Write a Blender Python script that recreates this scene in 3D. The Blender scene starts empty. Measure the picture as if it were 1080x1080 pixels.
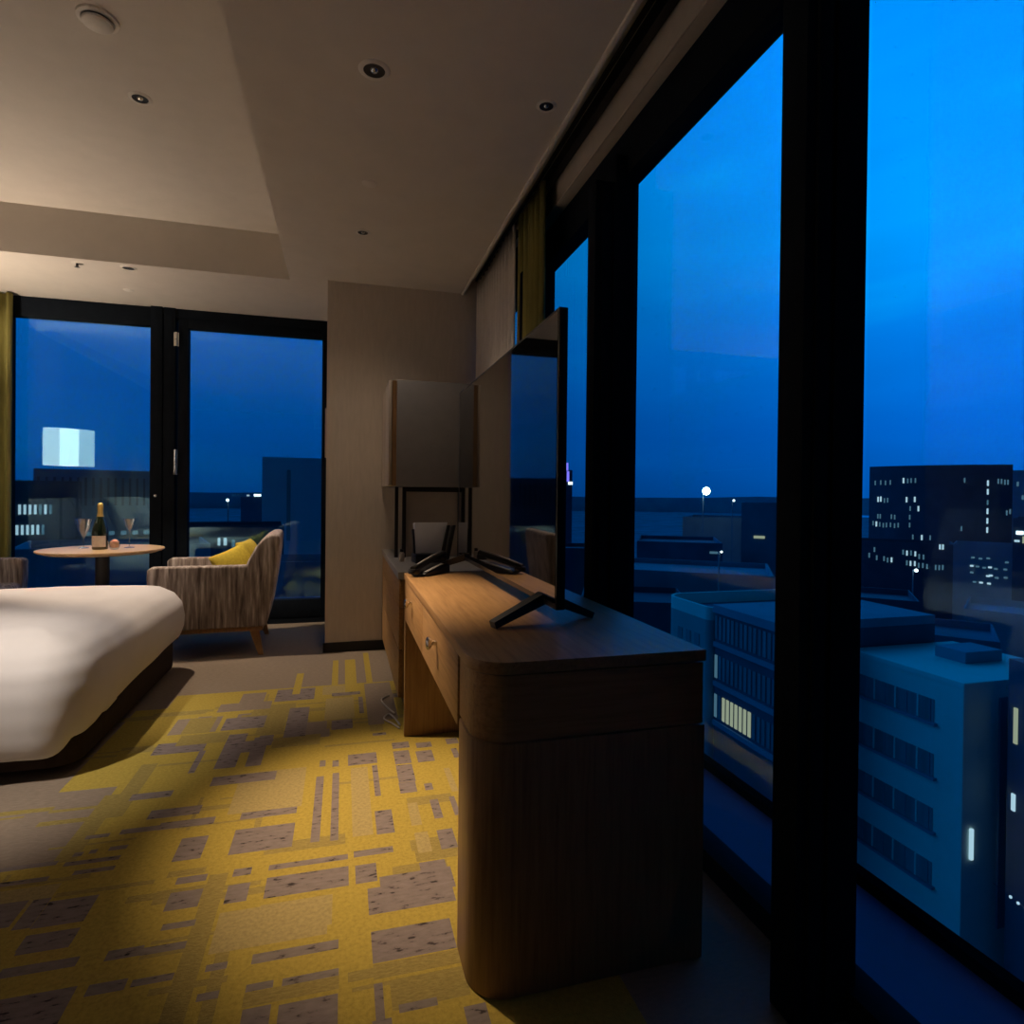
import bpy, bmesh, math, random
from math import sin, cos, pi, radians, tan, hypot
from mathutils import Vector, Matrix
random.seed(7)
SC = bpy.context.scene
COL = SC.collection

# ------------------------------------------------------------------ camera
YAW, PITCH, ROLL, F, CY = 0.2715, 0.0077, -0.0105, 640.0, 527.17
EYE = Vector((0, 0, 1.1))
fw = Vector((sin(YAW) * cos(PITCH), cos(YAW) * cos(PITCH), -sin(PITCH)))
rt0 = Vector((cos(YAW), -sin(YAW), 0))
up0 = rt0.cross(fw)
rt = rt0 * cos(ROLL) - up0 * sin(ROLL)
up = rt0 * sin(ROLL) + up0 * cos(ROLL)
cd = bpy.data.cameras.new('camera')
co = bpy.data.objects.new('camera', cd)
COL.objects.link(co)
m3 = Matrix((rt, up, -fw)).transposed()
co.matrix_world = Matrix.Translation(EYE) @ m3.to_4x4()
cd.sensor_fit = 'HORIZONTAL'
cd.sensor_width = 36
cd.lens = 36 * F / 1080
cd.shift_y = -(540 - CY) / 1080
cd.clip_start = 0.02
cd.clip_end = 3000
SC.camera = co

# ------------------------------------------------------------------ materials
def nodes_of(name):
    m = bpy.data.materials.new(name)
    m.use_nodes = True
    nt = m.node_tree
    nt.nodes.clear()
    out = nt.nodes.new('ShaderNodeOutputMaterial')
    return m, nt, out

def N(nt, t, **kw):
    n = nt.nodes.new(t)
    for k, v in kw.items():
        setattr(n, k, v)
    return n

def ramp(nt, fac, stops, interp='LINEAR'):
    r = N(nt, 'ShaderNodeValToRGB')
    r.color_ramp.interpolation = interp
    els = r.color_ramp.elements
    while len(els) < len(stops):
        els.new(0.5)
    for e, (p, c) in zip(els, stops):
        e.position = p
        e.color = (c[0], c[1], c[2], 1)
    nt.links.new(fac, r.inputs['Fac'])
    return r.outputs['Color']

def noise(nt, scale=5, detail=3, rough=0.5, stretch=(1, 1, 1), rot=(0, 0, 0)):
    tc = N(nt, 'ShaderNodeTexCoord')
    mp = N(nt, 'ShaderNodeMapping')
    mp.inputs['Scale'].default_value = stretch
    mp.inputs['Rotation'].default_value = rot
    nt.links.new(tc.outputs['Object'], mp.inputs['Vector'])
    n = N(nt, 'ShaderNodeTexNoise')
    n.inputs['Scale'].default_value = scale
    n.inputs['Detail'].default_value = detail
    n.inputs['Roughness'].default_value = rough
    nt.links.new(mp.outputs['Vector'], n.inputs['Vector'])
    return n.outputs['Fac']

def mat(name, col, rough=0.6, metal=0.0, var=0.12, scale=30, stretch=(1, 1, 1), bump=0.0, bscale=None,
        spec=0.5, stops=None, coat=0.0, sheen=0.0):
    m, nt, out = nodes_of(name)
    b = N(nt, 'ShaderNodeBsdfPrincipled')
    b.inputs['Roughness'].default_value = rough
    b.inputs['Metallic'].default_value = metal
    b.inputs['Specular IOR Level'].default_value = spec
    b.inputs['Coat Weight'].default_value = coat
    if sheen:
        b.inputs['Sheen Weight'].default_value = sheen
    f = noise(nt, scale, 4, 0.55, stretch)
    if stops is None:
        lo = tuple(c * (1 - var) for c in col)
        hi = tuple(min(1, c * (1 + var)) for c in col)
        stops = [(0.3, lo), (0.7, hi)]
    nt.links.new(ramp(nt, f, stops), b.inputs['Base Color'])
    if bump:
        bp = N(nt, 'ShaderNodeBump')
        bp.inputs['Strength'].default_value = bump
        bp.inputs['Distance'].default_value = 0.004
        g = noise(nt, bscale or scale, 3, 0.6, stretch)
        nt.links.new(g, bp.inputs['Height'])
        nt.links.new(bp.outputs['Normal'], b.inputs['Normal'])
    nt.links.new(b.outputs['BSDF'], out.inputs['Surface'])
    return m

def emit(name, col, s):
    m, nt, out = nodes_of(name)
    e = N(nt, 'ShaderNodeEmission')
    e.inputs['Color'].default_value = (*col, 1)
    e.inputs['Strength'].default_value = s
    nt.links.new(e.outputs['Emission'], out.inputs['Surface'])
    return m

def glass(name, tint=(1, 1, 1), r0=0.04, refl=(1, 1, 1)):
    m, nt, out = nodes_of(name)
    t = N(nt, 'ShaderNodeBsdfTransparent')
    t.inputs['Color'].default_value = (*tint, 1)
    g = N(nt, 'ShaderNodeBsdfGlossy')
    g.inputs['Roughness'].default_value = 0.0
    g.inputs['Color'].default_value = (*refl, 1)
    lw = N(nt, 'ShaderNodeLayerWeight')
    p = N(nt, 'ShaderNodeMath', operation='POWER')
    p.inputs[1].default_value = 5
    nt.links.new(lw.outputs['Facing'], p.inputs[0])
    a = N(nt, 'ShaderNodeMath', operation='MULTIPLY_ADD')
    a.inputs[1].default_value = 1 - r0
    a.inputs[2].default_value = r0
    nt.links.new(p.outputs[0], a.inputs[0])
    mx = N(nt, 'ShaderNodeMixShader')
    nt.links.new(a.outputs[0], mx.inputs['Fac'])
    nt.links.new(t.outputs[0], mx.inputs[1])
    nt.links.new(g.outputs[0], mx.inputs[2])
    nt.links.new(mx.outputs[0], out.inputs['Surface'])
    return m

def sheer_mat(name, col, trans):
    m, nt, out = nodes_of(name)
    d = N(nt, 'ShaderNodeBsdfDiffuse')
    t = N(nt, 'ShaderNodeBsdfTranslucent')
    f = noise(nt, 60, 3, 0.5, (1, 1, 0.05))
    c = ramp(nt, f, [(0.3, tuple(x * 0.9 for x in col)), (0.7, col)])
    nt.links.new(c, d.inputs['Color'])
    nt.links.new(c, t.inputs['Color'])
    mx = N(nt, 'ShaderNodeMixShader')
    mx.inputs['Fac'].default_value = trans
    nt.links.new(d.outputs[0], mx.inputs[1])
    nt.links.new(t.outputs[0], mx.inputs[2])
    nt.links.new(mx.outputs[0], out.inputs['Surface'])
    return m

MT = {}
MT['plaster'] = mat('ceiling paint', (0.62, 0.56, 0.49), 0.9, var=0.03, scale=8)
MT['wall'] = mat('wall covering', (0.60, 0.53, 0.46), 0.85, var=0.05, scale=60, stretch=(1, 1, 0.15), bump=0.05, bscale=200)
MT['carpet_yellow'] = mat('carpet yellow', (0.37, 0.278, 0.056), 0.95, spec=0.1, var=0.16, scale=90, bump=0.5, bscale=260)
MT['carpet_tan'] = mat('carpet tan', (0.34, 0.265, 0.11), 0.95, spec=0.1, var=0.16, scale=90, bump=0.5, bscale=260)
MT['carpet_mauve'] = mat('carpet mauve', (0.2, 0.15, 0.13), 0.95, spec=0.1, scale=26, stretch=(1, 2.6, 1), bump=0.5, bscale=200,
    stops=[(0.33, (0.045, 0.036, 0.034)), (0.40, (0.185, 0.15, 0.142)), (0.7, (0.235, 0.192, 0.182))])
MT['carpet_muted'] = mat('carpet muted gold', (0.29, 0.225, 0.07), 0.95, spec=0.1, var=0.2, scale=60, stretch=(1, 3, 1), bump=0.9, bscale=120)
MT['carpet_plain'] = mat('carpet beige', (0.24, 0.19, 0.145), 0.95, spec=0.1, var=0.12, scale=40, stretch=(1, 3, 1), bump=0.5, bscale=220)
MT['black_metal'] = mat('black window metal', (0.010, 0.013, 0.018), 0.75, var=0.1, scale=20, spec=0.02)
MT['black_base'] = mat('black skirting', (0.006, 0.006, 0.006), 0.5, var=0.1)
MT['wood'] = mat('desk oak veneer', (0.33, 0.19, 0.08), 0.42, scale=7, stretch=(0.8, 14, 14), spec=0.35,
    stops=[(0.3, (0.26, 0.138, 0.052)), (0.5, (0.34, 0.19, 0.076)), (0.72, (0.40, 0.228, 0.096))])
MT['wood_y'] = mat('desk oak veneer along', (0.33, 0.19, 0.08), 0.4, scale=7, stretch=(14, 0.8, 14), spec=0.35,
    stops=[(0.3, (0.26, 0.138, 0.052)), (0.5, (0.34, 0.19, 0.076)), (0.72, (0.40, 0.228, 0.096))])
MT['wood_v'] = mat('oak upright', (0.3, 0.17, 0.07), 0.45, scale=7, stretch=(14, 14, 0.8), spec=0.3,
    stops=[(0.3, (0.2, 0.112, 0.05)), (0.5, (0.26, 0.15, 0.07)), (0.72, (0.31, 0.185, 0.085))])
MT['light_wood'] = mat('pale table wood', (0.5, 0.33, 0.17), 0.4, scale=6, stretch=(1, 10, 1),
    stops=[(0.3, (0.44, 0.28, 0.14)), (0.7, (0.56, 0.38, 0.2))])
MT['leg_wood'] = mat('chair leg wood', (0.3, 0.16, 0.06), 0.45, scale=8, stretch=(8, 8, 1), var=0.2)
MT['dark_metal'] = mat('dark bronze metal', (0.02, 0.017, 0.015), 0.4, metal=0.3, var=0.1)
MT['fabric'] = mat('streaked upholstery', (0.2, 0.15, 0.12), 0.9, scale=11, stretch=(4, 4, 0.4), bump=0.2, bscale=90, spec=0.15,
    stops=[(0.30, (0.11, 0.083, 0.073)), (0.44, (0.24, 0.195, 0.172)), (0.56, (0.36, 0.3, 0.268)), (0.66, (0.56, 0.49, 0.45))])
MT['yellow'] = mat('yellow cushion cloth', (0.52, 0.4, 0.05), 0.85, var=0.12, scale=60, bump=0.2, spec=0.15)
MT['linen'] = mat('white duvet cotton', (0.70, 0.665, 0.655), 0.9, var=0.03, scale=6, bump=0.08, bscale=14, spec=0.15)
MT['bed_base'] = mat('dark brown bed base', (0.03, 0.018, 0.014), 0.8, var=0.2, spec=0.2)
MT['olive'] = mat('olive curtain cloth', (0.23, 0.205, 0.06), 0.85, var=0.2, scale=25, stretch=(1, 1, 0.1), spec=0.15)
MT['sheer'] = sheer_mat('sheer voile', (0.82, 0.74, 0.66), 0.2)
MT['grey_lam'] = mat('grey laminate', (0.23, 0.225, 0.24), 0.5, var=0.05, scale=12)
MT['beige_lam'] = mat('beige laminate', (0.45, 0.38, 0.31), 0.5, var=0.05, scale=12)
MT['stone'] = mat('grey counter stone', (0.33, 0.325, 0.325), 0.35, var=0.12, scale=50)
MT['screen'] = mat('black screen glass', (0.004, 0.004, 0.005), 0.03, var=0.05, spec=0.9)
MT['tv_black'] = mat('black satin plastic', (0.006, 0.006, 0.007), 0.35, var=0.1, spec=0.4)
MT['tv_leg'] = mat('dark grey stand metal', (0.03, 0.035, 0.045), 0.35, metal=0.4, var=0.1)
MT['plastic_black'] = mat('black plastic', (0.012, 0.012, 0.013), 0.3, var=0.1)
MT['plastic_grey'] = mat('silver grey plastic', (0.3, 0.3, 0.31), 0.35, var=0.05)
MT['paper'] = mat('grey paper', (0.74, 0.73, 0.76), 0.7, var=0.05, scale=10)
MT['chrome'] = mat('chrome', (0.7, 0.68, 0.65), 0.15, metal=1.0, var=0.03)
MT['bottle'] = mat('dark green bottle glass', (0.006, 0.012, 0.005), 0.06, var=0.1, spec=0.8, coat=0.5)
MT['foil'] = mat('gold bottle foil', (0.62, 0.42, 0.13), 0.35, metal=0.6, var=0.15)
MT['label'] = mat('white bottle label', (0.62, 0.52, 0.45), 0.6, var=0.06)
MT['rose'] = mat('rosy glass', (0.75, 0.36, 0.26), 0.15, var=0.15)
MT['stemglass'] = glass('stemware glass', (0.9, 0.92, 0.92), 0.16)
MT['win_glass'] = glass('window glass', (0.96, 0.98, 0.99), 0.02, (0.45, 0.85, 1.0))
MT['back_glass'] = glass('coated window glass', (0.96, 0.985, 0.99), 0.062, (0.5, 0.92, 1.0))
MT['curb'] = mat('black matte curb', (0.004, 0.004, 0.006), 0.95, var=0.1, spec=0.0)
MT['white_paint'] = mat('white ceiling fitting', (0.72, 0.67, 0.6), 0.6, var=0.03)
MT['dark_recess'] = mat('dark lamp recess', (0.02, 0.018, 0.016), 0.35, var=0.1)
MT['cable'] = mat('pale grey cable', (0.5, 0.46, 0.4), 0.5, var=0.05)
MT['ledge'] = mat('outside ledge stone', (0.06, 0.085, 0.2), 0.8, var=0.1, scale=3)
MT['shade'] = emit('lit lamp shade', (1.0, 0.85, 0.70), 6.0)
MT['headboard_wall'] = mat('brown headboard wall', (0.2, 0.165, 0.135), 0.8, var=0.08, scale=20, stretch=(1, 1, 0.2))
MT['dark_wall'] = mat('dark timber wall', (0.06, 0.045, 0.035), 0.6, var=0.2, scale=8, stretch=(6, 6, 0.5))
MT['bulb'] = emit('lit bulb', (1.0, 0.8, 0.6), 40.0)
MT['blind'] = mat('beige blind cassette', (0.5, 0.42, 0.34), 0.7, var=0.04)

# ------------------------------------------------------------------ builders
class MB:
    """collects shapes into one mesh"""
    def __init__(s):
        s.v = []; s.f = []; s.mi = []; s.sm = []
    def add(s, vs, fs, smooth=False, mi=0):
        o = len(s.v)
        s.v += [tuple(p) for p in vs]
        for f in fs:
            s.f.append(tuple(o + i for i in f)); s.mi.append(mi); s.sm.append(smooth)
        return s
    def from_bm(s, bm, smooth=False, mi=0):
        bm.verts.index_update()
        s.add([v.co[:] for v in bm.verts], [[v.index for v in f.verts] for f in bm.faces], smooth, mi)
        bm.free()
        return s
    def box(s, x0, x1, y0, y1, z0, z1, bev=0.0, seg=2, mtx=None, mi=0):
        bm = bmesh.new()
        bmesh.ops.create_cube(bm, size=1)
        for v in bm.verts:
            v.co = Vector(((x0 + x1) / 2 + v.co.x * (x1 - x0), (y0 + y1) / 2 + v.co.y * (y1 - y0), (z0 + z1) / 2 + v.co.z * (z1 - z0)))
        if bev:
            bmesh.ops.bevel(bm, geom=list(bm.edges), offset=bev, segments=seg, affect='EDGES', profile=0.5)
        if mtx:
            bm.transform(mtx)
        return s.from_bm(bm, bool(bev), mi)
    def lathe(s, prof, seg=28, c=(0, 0, 0), smooth=True, mi=0, cap=True):
        vs = []; fs = []
        n = len(prof)
        for k in range(seg):
            a = 2 * pi * k / seg
            for r, z in prof:
                vs.append((c[0] + r * cos(a), c[1] + r * sin(a), c[2] + z))
        for k in range(seg):
            k2 = (k + 1) % seg
            for i in range(n - 1):
                fs.append((k * n + i, k2 * n + i, k2 * n + i + 1, k * n + i + 1))
        if cap:
            for i in (0, n - 1):
                if prof[i][0] > 1e-5:
                    ring = [k * n + i for k in range(seg)]
                    fs.append(tuple(ring if i else reversed(ring)))
        return s.add(vs, fs, smooth, mi)
    def tube(s, pts, r, seg=10, smooth=True, mi=0):
        pts = [Vector(p) for p in pts]
        rs = r if isinstance(r, (list, tuple)) else [r] * len(pts)
        vs = []; fs = []
        for i, p in enumerate(pts):
            d = (pts[min(i + 1, len(pts) - 1)] - pts[max(i - 1, 0)]).normalized()
            a = d.cross(Vector((0, 0, 1)))
            if a.length < 1e-3:
                a = d.cross(Vector((0, 1, 0)))
            a.normalize(); b = d.cross(a)
            for k in range(seg):
                t = 2 * pi * k / seg
                vs.append(p + (a * cos(t) + b * sin(t)) * rs[i])
        for i in range(len(pts) - 1):
            for k in range(seg):
                k2 = (k + 1) % seg
                fs.append((i * seg + k, i * seg + k2, (i + 1) * seg + k2, (i + 1) * seg + k))
        fs.append(tuple(range(seg))); fs.append(tuple(reversed(range((len(pts) - 1) * seg, len(pts) * seg))))
        return s.add(vs, fs, smooth, mi)
    def prism(s, poly, axis, a, b, bev=0.0, seg=2, mtx=None, mi=0):
        """polygon extruded between a and b along axis; poly given in the two other axes in order"""
        def P(u, v, w):
            return {'x': (w, u, v), 'y': (u, w, v), 'z': (u, v, w)}[axis]
        bm = bmesh.new()
        v0 = [bm.verts.new(P(u, v, a)) for u, v in poly]
        v1 = [bm.verts.new(P(u, v, b)) for u, v in poly]
        n = len(poly)
        bm.faces.new(v0); bm.faces.new(list(reversed(v1)))
        for i in range(n):
            bm.faces.new((v0[i], v1[i], v1[(i + 1) % n], v0[(i + 1) % n]))
        bmesh.ops.recalc_face_normals(bm, faces=list(bm.faces))
        if bev:
            ed = [e for e in bm.edges if len(e.link_faces) == 2 and e.calc_face_angle(0) > 0.5]
            bmesh.ops.bevel(bm, geom=ed, offset=bev, segments=seg, affect='EDGES', profile=0.5)
        if mtx:
            bm.transform(mtx)
        return s.from_bm(bm, bool(bev), mi)
    def grid(s, fn, nu, nv, smooth=True, mi=0, wrap_u=False):
        vs = [fn(i / nu, j / nv) for i in range(nu + (0 if wrap_u else 1)) for j in range(nv + 1)]
        fs = []
        for i in range(nu):
            i2 = (i + 1) % nu if wrap_u else i + 1
            for j in range(nv):
                fs.append((i * (nv + 1) + j, i2 * (nv + 1) + j, i2 * (nv + 1) + j + 1, i * (nv + 1) + j + 1))
        return s.add(vs, fs, smooth, mi)
    def build(s, name, mats, parent=None, loc=None, sub=None, off=None, auto=True):
        me = bpy.data.meshes.new(name)
        vs = s.v
        if off is None and loc is not None:
            off = loc
        if off is not None:
            vs = [(x - off[0], y - off[1], z - off[2]) for x, y, z in vs]
        me.from_pydata(vs, [], s.f)
        for mm in (mats if isinstance(mats, (list, tuple)) else [mats]):
            me.materials.append(MT[mm] if isinstance(mm, str) else mm)
        me.polygons.foreach_set('material_index', s.mi)
        me.polygons.foreach_set('use_smooth', s.sm)
        me.validate()
        me.update()
        o = bpy.data.objects.new(name, me)
        COL.objects.link(o)
        if loc is not None:
            o.location = loc
        if parent is not None:
            o.parent = parent
        if any(s.sm):
            try:
                me.set_sharp_from_angle(angle=radians(40))
            except Exception:
                pass
        if sub:
            md = o.modifiers.new('subdivision', 'SUBSURF'); md.levels = sub; md.render_levels = sub
        return o

def tag(o, label, cat, group=None, kind=None):
    o['label'] = label; o['category'] = cat
    if group: o['group'] = group
    if kind: o['kind'] = kind
    return o

def thing(name, label, cat, loc=(0, 0, 0), rz=0.0, group=None):
    o = bpy.data.objects.new(name, None)
    COL.objects.link(o)
    o.location = loc; o.rotation_euler = (0, 0, rz)
    o.empty_display_size = 0.1
    return tag(o, label, cat, group)

def struct(o, label=None, cat=None):
    o['kind'] = 'structure'
    if label: o['label'] = label
    if cat: o['category'] = cat
    return o

def copy_tree(o, parent=None):
    c = o.copy(); COL.objects.link(c)
    if parent is not None:
        c.parent = parent
    for ch in [x for x in bpy.data.objects if x.parent == o]:
        copy_tree(ch, c)
    return c

# ------------------------------------------------------------------ room
CEIL, CEILH = 2.566, 2.87
XL, XW = -3.3, 1.05          # left wall, window plane
YB, YF = 5.45, -3.6           # back glazing, wall behind the camera
XE, XR, YR = 0.83, -0.365, 4.447
MAUVE= [(0.214, 0.28, 2.493, 2.622), (0.214, 0.278, 2.33, 2.483), (0.212, 0.274, 2.245, 2.329), (0.306, 0.375, 2.489, 2.599), (0.121, 0.142, 2.247, 2.507), (0.028, 0.144, 2.527, 2.633), (0.114, 0.171, 1.992, 2.142), (-0.031, -0.006, 1.992, 2.475), (-0.091, -0.063, 1.999, 2.459), (-0.083, -0.06, 2.546, 2.605), (-0.033, -0.008, 2.533, 2.592), (0.215, 0.288, 2.648, 2.713), (0.317, 0.383, 2.632, 2.687), (0.308, 0.338, 2.042, 2.173), (0.386, 0.392, 2.047, 2.179), (0.303, 0.355, 1.859, 1.97), (0.04, 0.158, 1.883, 1.916), (0.304, 0.334, 2.247, 2.3), (0.45, 0.503, 2.64, 2.701), (0.457, 0.482, 2.497, 2.591), (-0.201, 0.023, 1.88, 1.907), (-0.2, 0.024, 1.752, 1.845), (-0.328, -0.145, 1.991, 2.134), (-0.326, -0.146, 2.197, 2.243), (-0.297, -0.248, 1.875, 1.911), (-0.3, -0.243, 1.756, 1.836), (-0.483, -0.405, 1.996, 2.123), (-0.573, -0.406, 2.195, 2.241), (-0.445, -0.366, 1.877, 1.909), (-0.446, -0.364, 1.764, 1.841), (0.074, 0.304, 1.614, 1.724), (0.109, 0.314, 1.672, 1.769), (0.227, 0.303, 1.714, 1.808), (0.043, 0.103, 1.753, 1.841), (0.076, 0.275, 1.444, 1.551), (0.075, 0.094, 1.261, 1.383), (0.124, 0.206, 1.296, 1.308), (0.258, 0.306, 1.204, 1.272), (-0.198, -0.002, 1.514, 1.546), (-0.123, -0.001, 1.435, 1.446), (-0.199, -0.142, 1.435, 1.45), (-0.124, -0.002, 1.253, 1.378), (-0.197, -0.14, 1.311, 1.385), (-0.297, -0.251, 1.517, 1.538), (-0.298, -0.254, 1.438, 1.447), (-0.447, -0.362, 1.521, 1.524), (-0.535, -0.458, 1.508, 1.542), (-0.531, -0.454, 1.611, 1.645), (-0.455, -0.359, 1.609, 1.635), (-0.432, -0.355, 1.688, 1.712), (-0.748, -0.631, 1.777, 1.884), (-0.791, -0.749, 1.783, 1.902), (-0.902, -0.802, 1.799, 1.905), (-0.744, -0.628, 1.696, 1.753), (-0.74, -0.629, 1.684, 1.71), (-0.744, -0.589, 1.612, 1.644), (-0.718, -0.559, 1.423, 1.546), (-0.778, -0.711, 2.207, 2.202), (-0.776, -0.751, 2.106, 2.112), (-0.735, -0.715, 2.112, 2.117), (-0.684, -0.634, 2.111, 2.124), (-0.683, -0.562, 2.197, 2.228), (-0.782, -0.637, 2.057, 2.065), (-0.739, -0.634, 2.008, 2.008), (-0.949, -0.804, 2.071, 2.081), (-0.915, -0.796, 1.991, 2.005), (-0.537, -0.351, 3.042, 3.2), (-0.252, -0.156, 2.889, 3.278), (-0.372, -0.312, 2.62, 2.921), (-0.488, -0.408, 2.626, 2.983), (-0.577, -0.553, 2.612, 2.827), (-0.044, 0.052, 2.93, 3.052), (0.088, 0.11, 3.119, 3.375), (-0.627, -0.466, 2.275, 2.336), (-0.726, -0.591, 2.429, 2.478), (-0.473, -0.243, 2.476, 2.551)]
TAN= [(0.038, 0.103, 1.997, 2.502), (0.228, 0.263, 2.016, 2.168), (0.231, 0.274, 1.857, 1.972), (0.397, 0.421, 2.213, 2.411), (-0.373, -0.132, 2.242, 2.558), (-0.203, -0.019, 1.604, 1.726), (-0.301, -0.03, 1.572, 1.721), (-0.079, 0.063, 3.064, 3.384)]
# carpet: one mesh, woven rectangles as material areas
FAR = 3.42
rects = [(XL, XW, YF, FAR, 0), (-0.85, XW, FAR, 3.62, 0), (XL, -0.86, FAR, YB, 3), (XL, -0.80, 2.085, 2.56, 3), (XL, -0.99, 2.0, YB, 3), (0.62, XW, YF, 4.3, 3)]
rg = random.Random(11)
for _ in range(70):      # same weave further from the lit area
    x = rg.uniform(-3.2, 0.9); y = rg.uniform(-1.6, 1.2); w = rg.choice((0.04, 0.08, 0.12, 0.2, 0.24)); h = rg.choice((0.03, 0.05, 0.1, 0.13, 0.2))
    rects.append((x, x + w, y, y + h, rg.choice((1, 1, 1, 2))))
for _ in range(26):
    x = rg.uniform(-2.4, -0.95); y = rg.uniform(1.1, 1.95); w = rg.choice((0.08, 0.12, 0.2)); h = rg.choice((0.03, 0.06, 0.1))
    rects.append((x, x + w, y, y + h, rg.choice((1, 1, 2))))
def norm(l, k):
    o = []
    for a, b, c, d in l:
        a, b = min(a, b), max(a, b); c, d = min(c, d), max(c, d)
        if d - c < 0.022:
            c, d = (c + d) / 2 - 0.011, (c + d) / 2 + 0.011
        if b - a < 0.01:
            a, b = (a + b) / 2 - 0.01, (a + b) / 2 + 0.01
        o.append((a, b, c, d, k))
    return o
for _ in range(110):     # low contrast relief stripes
    x = rg.uniform(-2.4, 0.25); y = rg.uniform(1.0, 3.5); w = rg.choice((0.1, 0.16, 0.24, 0.3)); h = rg.choice((0.012, 0.02, 0.03, 0.06))
    if rg.random() < 0.3: w, h = h, w * 1.4
    rects.append((x, x + w, y, y + h, 4))
for _ in range(34):      # calmer strip towards the plain border
    x = rg.uniform(-0.9, 0.25); y = rg.uniform(2.75, 3.4); w = rg.choice((0.06, 0.12, 0.2)); h = rg.choice((0.03, 0.05, 0.12, 0.2))
    rects.append((x, x + w, y, y + h, rg.choice((3, 4, 4, 1))))
rects += [(0.076, 0.28, 1.395, 1.44, 4), (0.11, 0.28, 1.3, 1.385, 4), (-0.2, 0.0, 1.39, 1.43, 4), (-0.36, -0.31, 1.2, 1.9, 4)]
rects += norm(TAN, 2) + norm(MAUVE, 1)
rects += [(-0.055, -0.02, 3.62, 4.15, 0), (0.02, 0.085, 3.62, 4.15, 0), (0.14, 0.175, 3.62, 4.3, 0), (-0.26, -0.22, 3.5, 3.9, 0),
          (0.125, 0.2, 2.95, 3.6, 3), (0.2, 0.27, 3.0, 3.6, 3), (-0.1, 0.02, 3.45, 3.6, 2), (-0.6, -0.35, 3.3, 3.42, 3), (-0.05, 0.1, 3.42, 3.47, 1)]
xs = sorted({round(min(max(v, XL), XW), 4) for r in rects for v in r[:2]})
ys = sorted({round(min(max(v, YF), YB), 4) for r in rects for v in r[2:4]})
if xs[0] > XL: xs.insert(0, XL)
nx, ny = len(xs), len(ys)
b = MB()
b.v = [(x, y, 0) for x in xs for y in ys]
cls = [[3] * (ny - 1) for _ in range(nx - 1)]
import bisect
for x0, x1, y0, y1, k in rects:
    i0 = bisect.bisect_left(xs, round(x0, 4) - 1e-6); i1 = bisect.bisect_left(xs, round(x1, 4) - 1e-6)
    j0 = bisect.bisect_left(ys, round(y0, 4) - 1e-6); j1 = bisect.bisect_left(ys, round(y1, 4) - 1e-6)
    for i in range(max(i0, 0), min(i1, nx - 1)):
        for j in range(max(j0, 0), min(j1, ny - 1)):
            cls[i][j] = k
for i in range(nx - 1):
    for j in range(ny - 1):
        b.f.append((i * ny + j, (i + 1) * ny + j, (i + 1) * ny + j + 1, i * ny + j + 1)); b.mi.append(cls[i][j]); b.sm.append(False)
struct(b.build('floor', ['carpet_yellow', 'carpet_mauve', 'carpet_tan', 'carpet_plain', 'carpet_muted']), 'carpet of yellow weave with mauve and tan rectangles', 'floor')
struct(MB().box(XL - 0.3, XW + 0.06, YF - 0.2, YB + 0.1, -0.3, -0.002).build('trim_1', 'black_base'))

# ceiling: high tray on the left, lower soffits to the right and at the back, curtain cove at the window
b = MB()
b.box(XL - 0.2, XR, YF - 0.2, YR, CEILH, CEILH + 0.2)
b.box(XR, XE, YF - 0.2, YB + 0.2, CEIL, CEILH + 0.2)
b.box(XL - 0.2, XR, YR, YB + 0.2, CEIL, CEILH + 0.2)
b.box(XE, XW + 0.2, YF - 0.2, YB + 0.2, CEIL + 0.11, CEILH + 0.2)
struct(b.build('ceiling', 'plaster'), 'pale ceiling with a raised tray over the bed', 'ceiling')
struct(MB().box(XE - 0.012, XE + 0.006, YF, 4.378, CEIL - 0.012, CEIL + 0.05, 0.002).build('trim_2', 'white_paint'), 'pale edge bead along the curtain cove', 'trim')
# walls
struct(MB().box(XL - 0.15, XL, YF - 0.2, YB + 0.1, 0, CEILH).build('wall_left', 'headboard_wall'))
struct(MB().box(XL - 0.15, XW + 0.2, YF - 0.2, YF, 0, CEILH).build('wall_front', 'dark_wall'))
struct(MB().box(-0.114, XW + 0.15, 4.378, YB + 0.1, 0, CEIL + 0.12).build('wall_back', 'wall'), 'beige wall pier between the glazed corner and the wall cabinet', 'wall')
struct(MB().box(-0.126, 0.30, 4.366, 4.3785, 0, 0.066).box(-0.126, -0.1135, 4.366, YB - 0.1, 0, 0.066).build('baseboard_back', 'black_base'), 'black baseboard along the wall pier', 'baseboard')

# right glazing
w1 = bpy.data.objects.new('window_1', None); COL.objects.link(w1); w1.location = (XW, 2.0, 0)
struct(w1, 'tall black framed window wall beside the desk', 'window')
O = (XW, 2.0, 0)
GB, GT = 0.065, 2.325
YS = [-3.29, -2.21, -1.12, -0.04, 1.04, 2.122, 3.10, 4.30]   # glass edge of each mullion nearer the camera
def pane(name, x0, x1, y0, y1, z0, z1, parent, off, tilt=0, m='win_glass'):
    c = Vector(((x0 + x1) / 2, (y0 + y1) / 2, (z0 + z1) / 2))
    M = Matrix.Translation(c) @ Matrix.Rotation(tilt, 4, 'Z') @ Matrix.Translation(-c)
    return MB().box(x0, x1, y0, y1, z0, z1, mtx=M).build(name, m, parent, off=off)
fr = MB()
fr.box(XW - 0.02, XW + 0.06, YF, 4.378, -0.002, GB, 0.003)                  # sill rail
fr.box(XW - 0.02, XW + 0.06, YF, 4.378, GT, 2.50, 0.003)                   # head rail
fr.box(XW + 0.0, XW + 0.06, YF, 4.378, 2.49, CEIL + 0.12)
fr.build('frame', 'black_metal', w1, off=O)
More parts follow.
